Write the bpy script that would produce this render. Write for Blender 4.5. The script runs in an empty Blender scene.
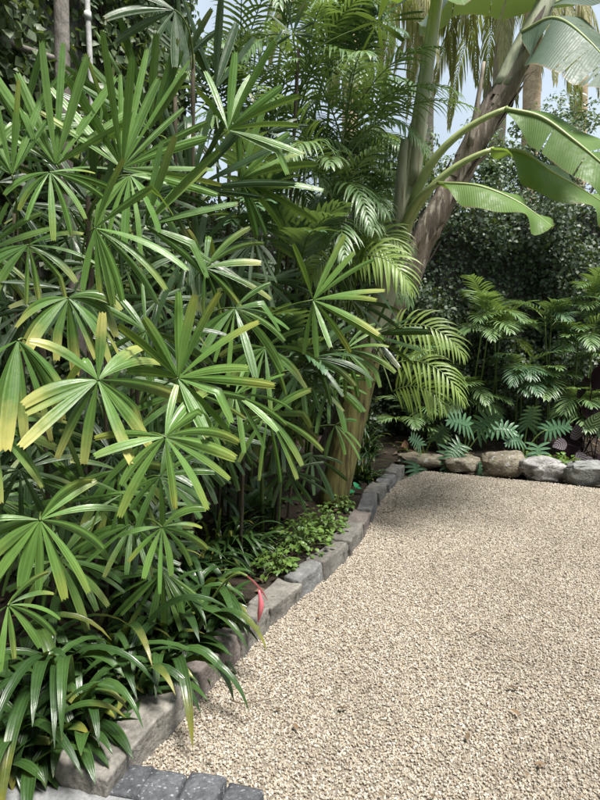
import bpy, bmesh, math, random
import numpy as np
from mathutils import Vector, Matrix, noise

random.seed(11)
RNG = np.random.default_rng(7)
R = math.radians
scene = bpy.context.scene
COL = scene.collection

# ------------------------------------------------------------------ camera, sky, sun, exposure
PITCH = R(8.0); CAM_H = 1.5; FPX = 578.0
cam = bpy.data.cameras.new('camera'); camo = bpy.data.objects.new('camera', cam); COL.objects.link(camo)
camo.location = (0, 0, CAM_H); camo.rotation_euler = (R(90) - PITCH, 0, 0)
cam.sensor_fit = 'VERTICAL'; cam.sensor_height = 36; cam.lens = 36 * FPX / 800
cam.clip_start = 0.02; cam.clip_end = 2000
scene.camera = camo

SUN_EL, SUN_AZ = R(69), R(132)          # azimuth clockwise from +Y: behind the camera, to the right
world = bpy.data.worlds.new('World'); scene.world = world; world.use_nodes = True
wn = world.node_tree; wn.nodes.clear()
sky = wn.nodes.new('ShaderNodeTexSky'); sky.sky_type = 'NISHITA'; sky.sun_disc = False
sky.sun_elevation = SUN_EL; sky.sun_rotation = SUN_AZ; sky.air_density = 1.0; sky.dust_density = 5.0; sky.ozone_density = 1.0
bg = wn.nodes.new('ShaderNodeBackground'); bg.inputs[1].default_value = 0.05
wo = wn.nodes.new('ShaderNodeOutputWorld')
wtc = wn.nodes.new('ShaderNodeTexCoord'); wnz = wn.nodes.new('ShaderNodeTexNoise'); wnz.inputs['Scale'].default_value = 2.2; wnz.inputs['Detail'].default_value = 6
wmr = wn.nodes.new('ShaderNodeMapRange'); wmr.inputs[1].default_value = .3; wmr.inputs[2].default_value = .7; wmr.inputs[3].default_value = .25; wmr.inputs[4].default_value = .6
wmx = wn.nodes.new('ShaderNodeMix'); wmx.data_type = 'RGBA'; wmx.inputs[7].default_value = (13.4, 15.6, 17.6, 1)      # thin bright veil of cloud over the whole sky
wn.links.new(wtc.outputs['Generated'], wnz.inputs['Vector']); wn.links.new(wnz.outputs['Fac'], wmr.inputs[0]); wn.links.new(wmr.outputs[0], wmx.inputs[0])
wn.links.new(sky.outputs[0], wmx.inputs[6]); wn.links.new(wmx.outputs[2], bg.inputs[0]); wn.links.new(bg.outputs[0], wo.inputs[0])
sl = bpy.data.lights.new('sun', 'SUN'); sl.energy = 4.2; sl.angle = R(17); sl.color = (1, .965, .91)
so = bpy.data.objects.new('sun', sl); COL.objects.link(so)
sd = Vector((math.sin(SUN_AZ) * math.cos(SUN_EL), math.cos(SUN_AZ) * math.cos(SUN_EL), math.sin(SUN_EL)))
so.rotation_euler = sd.to_track_quat('Z', 'Y').to_euler(); so.location = sd * 30
vs = scene.view_settings; vs.view_transform = 'Standard'; vs.look = 'None'; vs.exposure = 0.96; vs.gamma = 1; vs.use_curve_mapping = False
scene.render.engine = 'CYCLES'
scene.cycles.max_bounces = 6

# ------------------------------------------------------------------ survey helpers: bearings measured in the photograph -> places
FW = Vector((0, math.cos(PITCH), -math.sin(PITCH))); UPV = Vector((0, math.sin(PITCH), math.cos(PITCH))); RT = Vector((1, 0, 0))
def ray(px, py): return RT * ((px - 300) / FPX) + UPV * ((400 - py) / FPX) + FW
def G(px, py, z=0.0):
    d = ray(px, py); t = (z - CAM_H) / d.z
    return Vector((d.x * t, d.y * t, z))
def at(px, py, Y):
    d = ray(px, py); t = Y / d.y
    return Vector((d.x * t, Y, CAM_H + d.z * t))
def mpp(px, py, Y):                     # metres per pixel there
    return (Y / ray(px, py).y) / FPX

# ------------------------------------------------------------------ materials
def newmat(name):
    m = bpy.data.materials.new(name); m.use_nodes = True; nt = m.node_tree; nt.nodes.clear()
    out = nt.nodes.new('ShaderNodeOutputMaterial'); return m, nt, out
def N(nt, t, **kw):
    n = nt.nodes.new(t)
    for k, v in kw.items(): setattr(n, k, v)
    return n
def mixc(nt, f, a, b, mode='MIX'):
    n = N(nt, 'ShaderNodeMix', data_type='RGBA', blend_type=mode)
    for i, v in ((0, f), (6, a), (7, b)):
        if hasattr(v, 'links'): nt.links.new(v, n.inputs[i])
        elif isinstance(v, (tuple, list)): n.inputs[i].default_value = (*v[:3], 1)
        else: n.inputs[i].default_value = v
    return n.outputs[2]
def math_(nt, op, a, b=0.0, clamp=False):
    n = N(nt, 'ShaderNodeMath', operation=op, use_clamp=clamp)
    for i, v in enumerate((a, b)):
        if hasattr(v, 'links'): nt.links.new(v, n.inputs[i])
        else: n.inputs[i].default_value = v
    return n.outputs[0]
def smooth(nt, v, a, b, lo=0.0, hi=1.0):
    n = N(nt, 'ShaderNodeMapRange', interpolation_type='SMOOTHSTEP')
    nt.links.new(v, n.inputs[0])
    for i, x in enumerate((a, b, lo, hi)): n.inputs[i + 1].default_value = x
    return n.outputs[0]
def noise_(nt, scale, detail=4, rough=.6, coord='Object', sx=None):
    tc = N(nt, 'ShaderNodeTexCoord'); v = tc.outputs[coord]
    if sx:
        mp = N(nt, 'ShaderNodeMapping'); mp.inputs['Scale'].default_value = sx; nt.links.new(v, mp.inputs[0]); v = mp.outputs[0]
    n = N(nt, 'ShaderNodeTexNoise'); n.inputs['Scale'].default_value = scale; n.inputs['Detail'].default_value = detail
    n.inputs['Roughness'].default_value = rough; nt.links.new(v, n.inputs['Vector'])
    return n.outputs['Fac']
def bump(nt, h, strength, dist):
    b = N(nt, 'ShaderNodeBump'); b.inputs['Strength'].default_value = strength; b.inputs['Distance'].default_value = dist
    nt.links.new(h, b.inputs['Height']); return b.outputs[0]

def leaf_mat(name, a, b, rough=.38, transl=.22, ribs=0, tip=None, tip_start=.7, tip_amt=1.0, spec=.5, blotch=.35, stripe=None, vein=.0, lat=0):
    """a..b: range of leaf colours; ribs: lengthwise ribs; tip: colour that yellowed leaf ends have"""
    m, nt, out = newmat(name)
    oi = N(nt, 'ShaderNodeObjectInfo'); at_ = N(nt, 'ShaderNodeAttribute', attribute_name='tint')
    f = math_(nt, 'FRACT', math_(nt, 'ADD', oi.outputs['Random'], at_.outputs['Fac']))
    c = mixc(nt, f, a, b)
    nz = noise_(nt, 9, 4)
    c = mixc(nt, math_(nt, 'MULTIPLY', smooth(nt, nz, .4, .7), blotch), c, tuple(x * .55 for x in a))
    c = mixc(nt, smooth(nt, noise_(nt, 75, 3, .6), .66, .74, 0, .45 if a[1] > .05 else .0), c, (.17, .15, .05))
    uv = N(nt, 'ShaderNodeUVMap'); sp = N(nt, 'ShaderNodeSeparateXYZ'); nt.links.new(uv.outputs[0], sp.inputs[0])
    h = None
    if ribs:
        w = math_(nt, 'SINE', math_(nt, 'MULTIPLY', sp.outputs[0], ribs * 6.283))
        h = w
        c = mixc(nt, smooth(nt, w, .3, 1, 0, .16), c, tuple(min(1, x * 2.0 + .02) for x in b))
    if vein:
        d = math_(nt, 'ABSOLUTE', math_(nt, 'SUBTRACT', sp.outputs[0], .5))
        c = mixc(nt, smooth(nt, d, .0, .05, vein, 0), c, tuple(min(1, x * 2.2 + .03) for x in b))
    if stripe:
        d = math_(nt, 'ABSOLUTE', math_(nt, 'SUBTRACT', sp.outputs[0], .5))
        s = math_(nt, 'SINE', math_(nt, 'SUBTRACT', math_(nt, 'MULTIPLY', sp.outputs[1], 42), math_(nt, 'MULTIPLY', d, 26)))
        c = mixc(nt, smooth(nt, s, -.1, .5), c, stripe)
    if lat:
        dl = math_(nt, 'ABSOLUTE', math_(nt, 'SUBTRACT', sp.outputs[0], .5))
        lw_ = math_(nt, 'SINE', math_(nt, 'MULTIPLY', math_(nt, 'SUBTRACT', sp.outputs[1], math_(nt, 'MULTIPLY', dl, .12)), lat))
        h = lw_; c = mixc(nt, smooth(nt, lw_, .2, 1, 0, .12), c, tuple(x * .7 for x in a))
        c = mixc(nt, smooth(nt, math_(nt, 'ADD', dl, math_(nt, 'MULTIPLY', math_(nt, 'SUBTRACT', noise_(nt, 14, 4), .5), .10)), .478, .505, 0, .8), c, (.20, .13, .06))
    if tip:
        y2 = N(nt, 'ShaderNodeAttribute', attribute_name='yel')
        e = math_(nt, 'ADD', sp.outputs[1], math_(nt, 'MULTIPLY', math_(nt, 'SUBTRACT', noise_(nt, 22, 3), .5), .35))
        t = math_(nt, 'MULTIPLY', smooth(nt, e, tip_start - .35, 1.0), y2.outputs['Fac'])
        c = mixc(nt, math_(nt, 'MULTIPLY', t, tip_amt, True), c, tip)
        # small dry brown end
        c = mixc(nt, math_(nt, 'MULTIPLY', smooth(nt, e, .98, 1.05), .45), c, (.22, .13, .05))
    p = N(nt, 'ShaderNodeBsdfPrincipled'); nt.links.new(c, p.inputs['Base Color'])
    rn = smooth(nt, noise_(nt, 30, 2), .3, .7, rough - .08, rough + .14); nt.links.new(rn, p.inputs['Roughness'])
    p.inputs['Specular IOR Level'].default_value = spec
    tr = N(nt, 'ShaderNodeBsdfTranslucent')
    nt.links.new(mixc(nt, .55, c, (.30, .42, .04), 'MIX'), tr.inputs[0])
    hh = noise_(nt, 60, 3)
    if h is not None: hh = math_(nt, 'ADD', math_(nt, 'MULTIPLY', h, .6), hh)
    bn = bump(nt, hh, .35, .0015); nt.links.new(bn, p.inputs['Normal'])
    mx = N(nt, 'ShaderNodeMixShader'); mx.inputs[0].default_value = transl
    nt.links.new(p.outputs[0], mx.inputs[1]); nt.links.new(tr.outputs[0], mx.inputs[2]); nt.links.new(mx.outputs[0], out.inputs[0])
    return m

def surf_mat(name, a, b, scale=6, rough=.85, bstr=.6, bdist=.01, fine=60, c3=None, c3lim=(.58, .7), stretch=None, rnd=.25, c4=None, c4scale=25):
    m, nt, out = newmat(name)
    n1 = noise_(nt, scale, 6, .65, sx=stretch); c = mixc(nt, smooth(nt, n1, .3, .7), a, b)
    n2 = noise_(nt, fine, 4, .6, sx=stretch)
    c = mixc(nt, smooth(nt, n2, .35, .7, 0, .45), c, tuple(x * .45 for x in a))
    if c3: c = mixc(nt, smooth(nt, noise_(nt, scale * 2.3, 5, .7, sx=stretch), *c3lim), c, c3)
    if c4: c = mixc(nt, smooth(nt, noise_(nt, c4scale, 3, .5), .6, .68, 0, .85), c, c4)
    oi = N(nt, 'ShaderNodeObjectInfo')
    v = math_(nt, 'ADD', math_(nt, 'MULTIPLY', oi.outputs['Random'], rnd * 2), 1 - rnd)
    vc = N(nt, 'ShaderNodeCombineColor')
    for i in range(3): nt.links.new(v, vc.inputs[i])
    c = mixc(nt, 1.0, c, vc.outputs[0], 'MULTIPLY')
    p = N(nt, 'ShaderNodeBsdfPrincipled'); nt.links.new(c, p.inputs['Base Color']); p.inputs['Roughness'].default_value = rough
    p.inputs['Specular IOR Level'].default_value = .3
    nt.links.new(bump(nt, math_(nt, 'ADD', n1, math_(nt, 'MULTIPLY', n2, .5)), bstr, bdist), p.inputs['Normal'])
    nt.links.new(p.outputs[0], out.inputs[0]); return m

def gravel_mat(name):
    m, nt, out = newmat(name)
    oi = N(nt, 'ShaderNodeObjectInfo'); r = N(nt, 'ShaderNodeValToRGB'); nt.links.new(oi.outputs['Random'], r.inputs[0])
    cr = r.color_ramp; cr.interpolation = 'CONSTANT'
    cols = [(.38, .335, .272), (.48, .434, .363), (.30, .255, .20), (.57, .535, .47), (.225, .19, .152), (.41, .343, .258), (.35, .322, .28), (.49, .44, .362), (.15, .131, .11)]
    while len(cr.elements) < len(cols): cr.elements.new(.5)
    pos = [0, .18, .34, .48, .60, .68, .79, .88, .965]
    for e, c, q in zip(cr.elements, cols, pos): e.position = q; e.color = (*c, 1)
    c = mixc(nt, smooth(nt, noise_(nt, 180, 3), .4, .7, 0, .35), r.outputs[0], (.36, .29, .20))
    pn = N(nt, 'ShaderNodeTexNoise'); pn.inputs['Scale'].default_value = 1.3; pn.inputs['Detail'].default_value = 5; nt.links.new(oi.outputs['Location'], pn.inputs['Vector'])
    c = mixc(nt, smooth(nt, pn.outputs['Fac'], .42, .68, 0, .30), c, (.22, .185, .145))
    p = N(nt, 'ShaderNodeBsdfPrincipled'); nt.links.new(c, p.inputs['Base Color']); p.inputs['Roughness'].default_value = .8
    p.inputs['Specular IOR Level'].default_value = .25
    nt.links.new(p.outputs[0], out.inputs[0]); return m

M = {}
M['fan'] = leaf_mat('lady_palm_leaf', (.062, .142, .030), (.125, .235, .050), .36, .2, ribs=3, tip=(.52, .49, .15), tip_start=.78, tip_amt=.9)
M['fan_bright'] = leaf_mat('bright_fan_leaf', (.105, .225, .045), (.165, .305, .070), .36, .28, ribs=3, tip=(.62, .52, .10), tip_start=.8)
M['fan_dark'] = leaf_mat('shade_darkened_fan_leaf', (.024, .056, .020), (.052, .104, .033), .36, .2, ribs=3, tip=(.34, .35, .10), tip_start=.8)  # leaf colour darkened to stand in for shade deep among the fans
M['petiole'] = leaf_mat('green_stalk', (.09, .15, .03), (.14, .20, .05), .45, 0)
M['cane'] = surf_mat('fibrous_cane', (.035, .03, .02), (.08, .065, .042), 18, .9, 1, .006, 90, c3=(.09, .12, .04), stretch=(1, 1, .25))
M['strap'] = leaf_mat('glossy_strap_leaf', (.020, .050, .014), (.046, .098, .024), .30, .12, ribs=4, spec=.55, tip=(.35, .30, .06), tip_start=.95, blotch=.2)
M['strap_light'] = leaf_mat('light_strap_leaf', (.10, .19, .04), (.15, .25, .06), .3, .15, ribs=2, tip=(.45, .36, .08), tip_start=.9)
M['feather'] = leaf_mat('feather_leaf', (.09, .17, .06), (.17, .265, .105), .38, .25, vein=.5)
M['feather_dark'] = leaf_mat('blue_green_feather_leaf', (.055, .12, .06), (.105, .19, .095), .36, .2, vein=.5)
M['feather_light'] = leaf_mat('yellow_green_feather_leaf', (.19, .29, .06), (.27, .38, .10), .38, .3, vein=.5)
M['palm_far'] = leaf_mat('hanging_palm_leaf', (.26, .27, .11), (.42, .38, .20), .5, .4)
M['banana'] = leaf_mat('banana_leaf', (.11, .215, .04), (.155, .265, .06), .55, .38, ribs=0, vein=.5, blotch=.25, lat=330)
M['banana_dark'] = leaf_mat('banana_leaf_dark', (.045, .08, .05), (.07, .11, .07), .48, .2, vein=.4, blotch=.2, lat=330)
M['midrib'] = leaf_mat('banana_midrib', (.26, .33, .11), (.32, .38, .15), .4, 0)
M['stem_green'] = surf_mat('banana_stem_green', (.28, .30, .19), (.45, .47, .33), 9, .5, .6, .006, 40, c3=(.15, .12, .06), c3lim=(.58, .7), stretch=(1, 1, .10), rnd=.02)
M['stem_base'] = surf_mat('banana_stem_olive', (.13, .135, .045), (.25, .235, .09), 9, .5, .6, .006, 40, c3=(.07, .045, .025), c3lim=(.48, .62), stretch=(1, 1, .06), rnd=.02)
M['stem_brown'] = surf_mat('banana_stem_dry', (.085, .068, .054), (.23, .188, .150), 11, .85, 1, .014, 45, c3=(.36, .32, .27), c3lim=(.5, .62), stretch=(1, 1, .10), rnd=.04)
M['sheath'] = surf_mat('dry_sheath', (.15, .122, .097), (.35, .305, .255), 9, .85, 1, .008, 50, c3=(.10, .065, .04), stretch=(1, 1, .15))
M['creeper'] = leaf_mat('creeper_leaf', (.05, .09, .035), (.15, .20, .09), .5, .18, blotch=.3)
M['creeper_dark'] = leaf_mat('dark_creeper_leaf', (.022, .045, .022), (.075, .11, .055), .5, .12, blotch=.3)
M['shrub'] = leaf_mat('shrub_leaf', (.05, .095, .055), (.16, .22, .13), .36, .22)
M['ground_cover'] = leaf_mat('ground_cover_leaf', (.08, .16, .035), (.16, .26, .055), .38, .25)
M['philo'] = leaf_mat('lobed_leaf', (.075, .17, .085), (.12, .23, .12), .3, .15, vein=.5)
M['purple'] = leaf_mat('purple_leaf', (.009, .004, .006), (.020, .008, .012), .5, .0, spec=.12, blotch=.2)
M['striped'] = leaf_mat('striped_leaf', (.03, .07, .03), (.05, .09, .04), .35, .12, stripe=(.34, .48, .28))
M['striped_dark'] = leaf_mat('dark_striped_leaf', (.03, .024, .026), (.045, .036, .036), .5, .0, spec=.2, stripe=(.16, .135, .145))
M['teal'] = leaf_mat('bright_teal_leaf', (.03, .30, .12), (.05, .36, .15), .3, .2, blotch=.1)
M['pink'] = leaf_mat('pink_bract', (.78, .20, .24), (.82, .24, .28), .4, .25, blotch=.1)
M['red_leaf'] = leaf_mat('reddish_leaf', (.11, .045, .03), (.15, .075, .04), .4, .2)
M['bark'] = surf_mat('grey_bark', (.16, .14, .12), (.30, .275, .245), 7, .9, 1, .015, 40, stretch=(1, 1, .4), rnd=.05)
M['palm_bark'] = surf_mat('warm_palm_bark', (.40, .31, .19), (.60, .48, .32), 5, .9, .8, .02, 30, stretch=(1, 1, 1.6), rnd=.05)
M['palm_bark_grey'] = surf_mat('pale_palm_bark', (.30, .275, .21), (.46, .42, .33), 5, .9, .8, .02, 30, stretch=(1, 1, 1.6), rnd=.05)
M['soil'] = surf_mat('dark_soil', (.018, .014, .010), (.05, .037, .025), 9, .95, 1, .03, 70)
M['ground'] = surf_mat('bare_earth', (.06, .048, .033), (.10, .08, .055), 2, .95, .6, .03, 40)
M['litter'] = leaf_mat('dry_leaf', (.06, .04, .025), (.20, .13, .07), .7, .1, blotch=.3)
M['kerb'] = surf_mat('hewn_stone', (.12, .112, .10), (.27, .255, .225), 7, .85, .9, .012, 60, c3=(.42, .40, .36), c3lim=(.6, .75), rnd=.22, c4=(.07, .07, .055), c4scale=14)
M['kerb_red'] = surf_mat('reddish_stone', (.115, .098, .088), (.22, .19, .17), 7, .85, .9, .012, 60, c3=(.34, .30, .27), rnd=.12)
M['kerb_blue'] = surf_mat('bluish_stone', (.11, .11, .108), (.22, .222, .215), 7, .8, .9, .012, 60, c3=(.40, .42, .42), rnd=.12)
M['mortar'] = surf_mat('mortar', (.12, .11, .095), (.20, .19, .165), 20, .95, .8, .006, 90)
M['rock'] = surf_mat('mossy_rock', (.16, .135, .095), (.36, .32, .25), 6, .9, 1, .02, 50, c3=(.10, .11, .05), c3lim=(.55, .7), rnd=.1, c4=(.45, .45, .43), c4scale=20)
M['rock_pale'] = surf_mat('pale_rock', (.22, .21, .20), (.46, .45, .43), 8, .85, 1, .02, 50, c3=(.10, .10, .09), c3lim=(.55, .68), rnd=.05)
M['rock_grey'] = surf_mat('grey_rock', (.16, .165, .155), (.33, .335, .32), 6, .85, 1, .02, 50, c3=(.13, .14, .10), c3lim=(.58, .72), rnd=.05)
M['basalt'] = surf_mat('basalt', (.055, .058, .064), (.13, .135, .145), 14, .75, 1, .008, 80, c4=(.27, .28, .30), c4scale=90, rnd=.2)
M['concrete'] = surf_mat('pale_concrete', (.22, .225, .23), (.31, .315, .315), 3, .85, .35, .004, 90, rnd=.02)
M['gravel'] = gravel_mat('crushed_gravel')
M['gravel_base'] = surf_mat('gravel_fines', (.20, .172, .135), (.33, .29, .23), 60, .95, 1, .01, 160, rnd=.02)
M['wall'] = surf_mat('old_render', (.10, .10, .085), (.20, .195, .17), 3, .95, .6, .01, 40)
M['wall_dark'] = surf_mat('dark_render', (.035, .035, .032), (.08, .08, .07), 3, .95, .6, .01, 40)  # darker render colour for the lower and back walls
M['pipe'] = surf_mat('white_plastic', (.42, .42, .40), (.58, .58, .56), 4, .5, .1, .002, 40)
M['twig'] = surf_mat('dry_twig', (.08, .055, .035), (.16, .115, .075), 20, .9, .6, .003, 80)
M['flower_green'] = leaf_mat('pale_flower_cluster', (.28, .36, .14), (.36, .42, .2), .5, .2)

# ------------------------------------------------------------------ mesh collecting
class MB:
    def __init__(s): s.v = []; s.f = []; s.uv = []; s.tint = []; s.yel = []
    def ring_grid(s, rows, uvs, close=False, tint=0., yel=0.):
        """rows: list of equally long lists of points"""
        b = len(s.v); k = len(rows[0])
        for r, u in zip(rows, uvs):
            s.v.extend(r); s.uv.extend(u); s.tint.extend([tint] * k); s.yel.extend([yel] * k)
        for i in range(len(rows) - 1):
            for j in range(k if close else k - 1):
                j2 = (j + 1) % k
                s.f.append((b + i * k + j, b + i * k + j2, b + (i + 1) * k + j2, b + (i + 1) * k + j))
    def ribbon(s, pts, side, W, prof, fold=.25, cols=5, tint=0., yel=0., pleat=0., notch=0.):
        """leaf strip along pts; side: across vector(s); prof: half width factor per point"""
        n = len(pts); rows = []; uvs = []
        for i, p in enumerate(pts):
            d = (pts[min(i + 1, n - 1)] - pts[max(i - 1, 0)])
            if d.length < 1e-9: d = Vector((0, 0, 1))
            d.normalize(); sv = side[i] if isinstance(side, list) else side
            sv = (sv - d * sv.dot(d)); sv = sv.normalized() if sv.length > 1e-6 else d.orthogonal().normalized()
            nn = sv.cross(d); t = i / (n - 1); r = []; u = []
            for j in range(cols):
                x = -1 + 2 * j / (cols - 1); h = abs(x) * fold
                if pleat: h += (j % 2) * pleat
                q = p + sv * (x * W * prof[i]) + nn * (h * W * prof[i])
                if notch and i == n - 1 and j % 2: q = q - d * notch
                r.append(q); u.append((.5 + x / 2, t))
            rows.append(r); uvs.append(u)
        s.ring_grid(rows, uvs, False, tint, yel)
    def tube(s, pts, rad, k=8, cap=True, tint=0.):
        n = len(pts); rows = []; uvs = []; ref = None
        for i, p in enumerate(pts):
            d = (pts[min(i + 1, n - 1)] - pts[max(i - 1, 0)]).normalized()
            a = d.cross(ref) if ref is not None else d.orthogonal()
            if a.length < 1e-5: a = d.orthogonal()
            a.normalize(); b_ = d.cross(a); ref = b_.cross(d) if False else ref
            if ref is None: ref = Vector((0.13, 1, .07)); a = d.cross(ref).normalized(); b_ = d.cross(a)
            r = rad[i] if isinstance(rad, (list, tuple)) else rad
            rows.append([p + (a * math.cos(2 * math.pi * j / k) + b_ * math.sin(2 * math.pi * j / k)) * r for j in range(k)])
            uvs.append([(j / k, i / (n - 1)) for j in range(k)])
        b = len(s.v); s.ring_grid(rows, uvs, True, tint)
        if cap:
            s.f.append(tuple(b + j for j in reversed(range(k)))); s.f.append(tuple(b + (n - 1) * k + j for j in range(k)))
    def build(s, name, mat, parent=None, smooth_=True):
        base = base_of(parent)
        me = bpy.data.meshes.new(name)
        me.from_pydata([tuple(v - base) for v in s.v], [], s.f)
        uvl = me.uv_layers.new(name='UVMap')
        li = np.zeros(len(me.loops), dtype=np.int32); me.loops.foreach_get('vertex_index', li)
        uvl.data.foreach_set('uv', np.array(s.uv, dtype=np.float32)[li].ravel())
        for nm, arr in (('tint', s.tint), ('yel', s.yel)):
            if any(arr):
                a = me.attributes.new(nm, 'FLOAT', 'POINT'); a.data.foreach_set('value', np.array(arr, dtype=np.float32))
        if smooth_: me.polygons.foreach_set('use_smooth', [True] * len(me.polygons))
        me.materials.append(M[mat] if isinstance(mat, str) else mat); me.update()
        return link(name, me, parent)
def base_of(parent):
    b = Vector((0, 0, 0))
    while parent is not None: b += parent.location; parent = parent.parent
    return b
def link(name, me, parent=None):
    o = bpy.data.objects.new(name, me); COL.objects.link(o)
    if parent is not None: o.parent = parent
    return o
def tag(o, label=None, cat=None, group=None, kind=None):
    if label: o['label'] = label
    if cat: o['category'] = cat
    if group: o['group'] = group
    if kind: o['kind'] = kind
    return o
def thing(name, loc, label, cat, group=None):
    o = bpy.data.objects.new(name, None); COL.objects.link(o); o.location = loc; o.empty_display_size = .1
    return tag(o, label, cat, group)
def arc(p0, d0, L, n, droop, curl=0.):
    """points along a leaf that bends under its own weight"""
    pts = [p0.copy()]; d = d0.normalized(); p = p0.copy(); st = L / n
    for i in range(n):
        d = (d + Vector((0, 0, -1)) * droop / n * (1 + curl * i / n)).normalized(); p = p + d * st; pts.append(p.copy())
    return pts
def bez(a, b, c, n=8): return [a * (1 - t) ** 2 + b * (2 * t * (1 - t)) + c * t * t for t in [i / n for i in range(n + 1)]]
def rv(s=1.0): return Vector((random.uniform(-s, s), random.uniform(-s, s), random.uniform(-s, s)))
def poly_path(pts, n):
    """smooth path through points (Catmull-Rom)"""
    P = [pts[0] * 2 - pts[1]] + list(pts) + [pts[-1] * 2 - pts[-2]]; out = []
    m = len(pts) - 1
    for i in range(n + 1):
        t = i / n * m; k = min(int(t), m - 1); u = t - k; a, b, c, d = P[k:k + 4]
        out.append(.5 * ((2 * b) + (c - a) * u + (2 * a - 5 * b + 4 * c - d) * u * u + (3 * b - a - 3 * c + d) * u ** 3))
    return out

def scatter(name, mat, pos, nrm, size, parent=None, up_bias=.0, wide=.55, jitter=.7, fold=.2, drop=.5):
    """small leaves (6 points, 4 triangles each) as one mesh"""
    n = len(pos); pos = np.asarray(pos, float); nrm = np.asarray(nrm, float)
    nn = nrm + RNG.normal(0, jitter, (n, 3)) + np.array([0, 0, up_bias]); nn /= np.linalg.norm(nn, axis=1)[:, None] + 1e-9
    d = RNG.normal(0, 1, (n, 3)) + np.array([0, 0, -drop]); d -= nn * (d * nn).sum(1)[:, None]; d /= np.linalg.norm(d, axis=1)[:, None] + 1e-9
    sv = np.cross(d, nn); sz = np.asarray(size)[:, None] if np.ndim(size) else np.full((n, 1), size)
    sz = sz * RNG.uniform(.6, 1.3, (n, 1))
    T = [(0, 0, 0), (-wide, .42, fold), (0, .45, 0), (wide, .42, fold), (0, 1, -.1)]
    V = np.stack([pos + sv * (x * sz) * .8 + d * (y * sz) + nn * (z * sz * .6) for x, y, z in T], 1).reshape(-1, 3)
    base = np.array(base_of(parent)); V -= base
    k = 5; F = np.array([(0, 2, 1), (0, 3, 2), (1, 2, 4), (2, 3, 4)])
    F = (F[None] + (np.arange(n) * k)[:, None, None]).reshape(-1, 3)
    me = bpy.data.meshes.new(name); me.vertices.add(len(V)); me.vertices.foreach_set('co', V.astype(np.float32).ravel())
    me.loops.add(F.size); me.loops.foreach_set('vertex_index', F.ravel().astype(np.int32))
    me.polygons.add(len(F)); me.polygons.foreach_set('loop_start', np.arange(0, F.size, 3, dtype=np.int32)); me.polygons.foreach_set('loop_total', np.full(len(F), 3, dtype=np.int32))
    me.update(calc_edges=True)
    uvt = np.array([(.5, 0), (0, .42), (.5, .45), (1, .42), (.5, 1)], dtype=np.float32)
    uvl = me.uv_layers.new(name='UVMap'); uvl.data.foreach_set('uv', np.tile(uvt, (n, 1))[F.ravel()].ravel())
    a = me.attributes.new('tint', 'FLOAT', 'POINT'); a.data.foreach_set('value', np.repeat(RNG.uniform(0, 1, n), k).astype(np.float32))
    me.polygons.foreach_set('use_smooth', [True] * len(F))
    me.materials.append(M[mat]); me.validate(); o = link(name, me, parent); tag(o, kind='stuff'); return o

# ------------------------------------------------------------------ ground, gravel, patio, bed
def sheet(name, pts, mat, z=None):
    me = bpy.data.meshes.new(name); bm = bmesh.new()
    bm.faces.new([bm.verts.new((p[0], p[1], p[2] if z is None else z)) for p in pts])
    bmesh.ops.triangulate(bm, faces=bm.faces[:]); bmesh.ops.recalc_face_normals(bm, faces=bm.faces[:])
    if sum(f.normal.z for f in bm.faces) < 0: bmesh.ops.reverse_faces(bm, faces=bm.faces[:])
    bm.to_mesh(me); bm.free()
    me.materials.append(M[mat]); o = link(name, me); return tag(o, kind='structure')
sheet('ground', [(-600, -600), (600, -600), (600, 600), (-600, 600)], 'ground', -.07)

KERB_PX = [(118, 790), (150, 752), (188, 706), (236, 660), (268, 627), (305, 592), (345, 559), (368, 527), (379, 502), (403, 474)]
KERB = poly_path([G(*p) for p in KERB_PX], 90)             # the gravel-side foot of the kerb
s0, s1 = G(0, 775, .03), G(141, 801, .03); sdir = (s1 - s0).normalized(); sperp = Vector((sdir.y, -sdir.x, 0))   # toward the camera
ROCKY = [G(425, 470), G(465, 474), G(505, 478), G(550, 482), G(592, 487), G(650, 490)]
far_r = Vector((5.2, ROCKY[-1].y - .1, 0))
sett0 = s0 + sdir * ((G(112, 776) - s0).dot(sdir)); sett0.z = 0
edge0 = sett0 - sperp * .13
gp = [edge0 + sdir * .0] + [k for k in KERB[3::6]] + ROCKY + [far_r, Vector((5.2, .2, 0)), Vector((.9, .2, 0)), edge0 + sdir * .5 + sperp * .13, edge0 + sdir * .5]
gravel_floor = sheet('gravel_yard', gp, 'gravel_base', -.012)

# loose crushed stone over it (far too many to count): instances on the sheet
gobj = link('gravel', gravel_floor.data.copy()); tag(gobj, kind='stuff'); gobj.location.z = .004
ng = bpy.data.node_groups.new('gravel_scatter', 'GeometryNodeTree')
ng.interface.new_socket('Geometry', in_out='INPUT', socket_type='NodeSocketGeometry'); ng.interface.new_socket('Geometry', in_out='OUTPUT', socket_type='NodeSocketGeometry')
gi = ng.nodes.new('NodeGroupInput'); go = ng.nodes.new('NodeGroupOutput')
dp = ng.nodes.new('GeometryNodeDistributePointsOnFaces'); dp.distribute_method = 'RANDOM'; dp.inputs['Density'].default_value = 19000; dp.inputs['Seed'].default_value = 3
ico = ng.nodes.new('GeometryNodeMeshIcoSphere'); ico.inputs['Radius'].default_value = .006; ico.inputs['Subdivisions'].default_value = 1
sm_ = ng.nodes.new('GeometryNodeSetMaterial'); sm_.inputs['Material'].default_value = M['gravel']
ip = ng.nodes.new('GeometryNodeInstanceOnPoints')
rr = ng.nodes.new('FunctionNodeRandomValue'); rr.data_type = 'FLOAT_VECTOR'; rr.inputs[0].default_value = (0, 0, 0); rr.inputs[1].default_value = (6.28, 6.28, 6.28)
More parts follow.
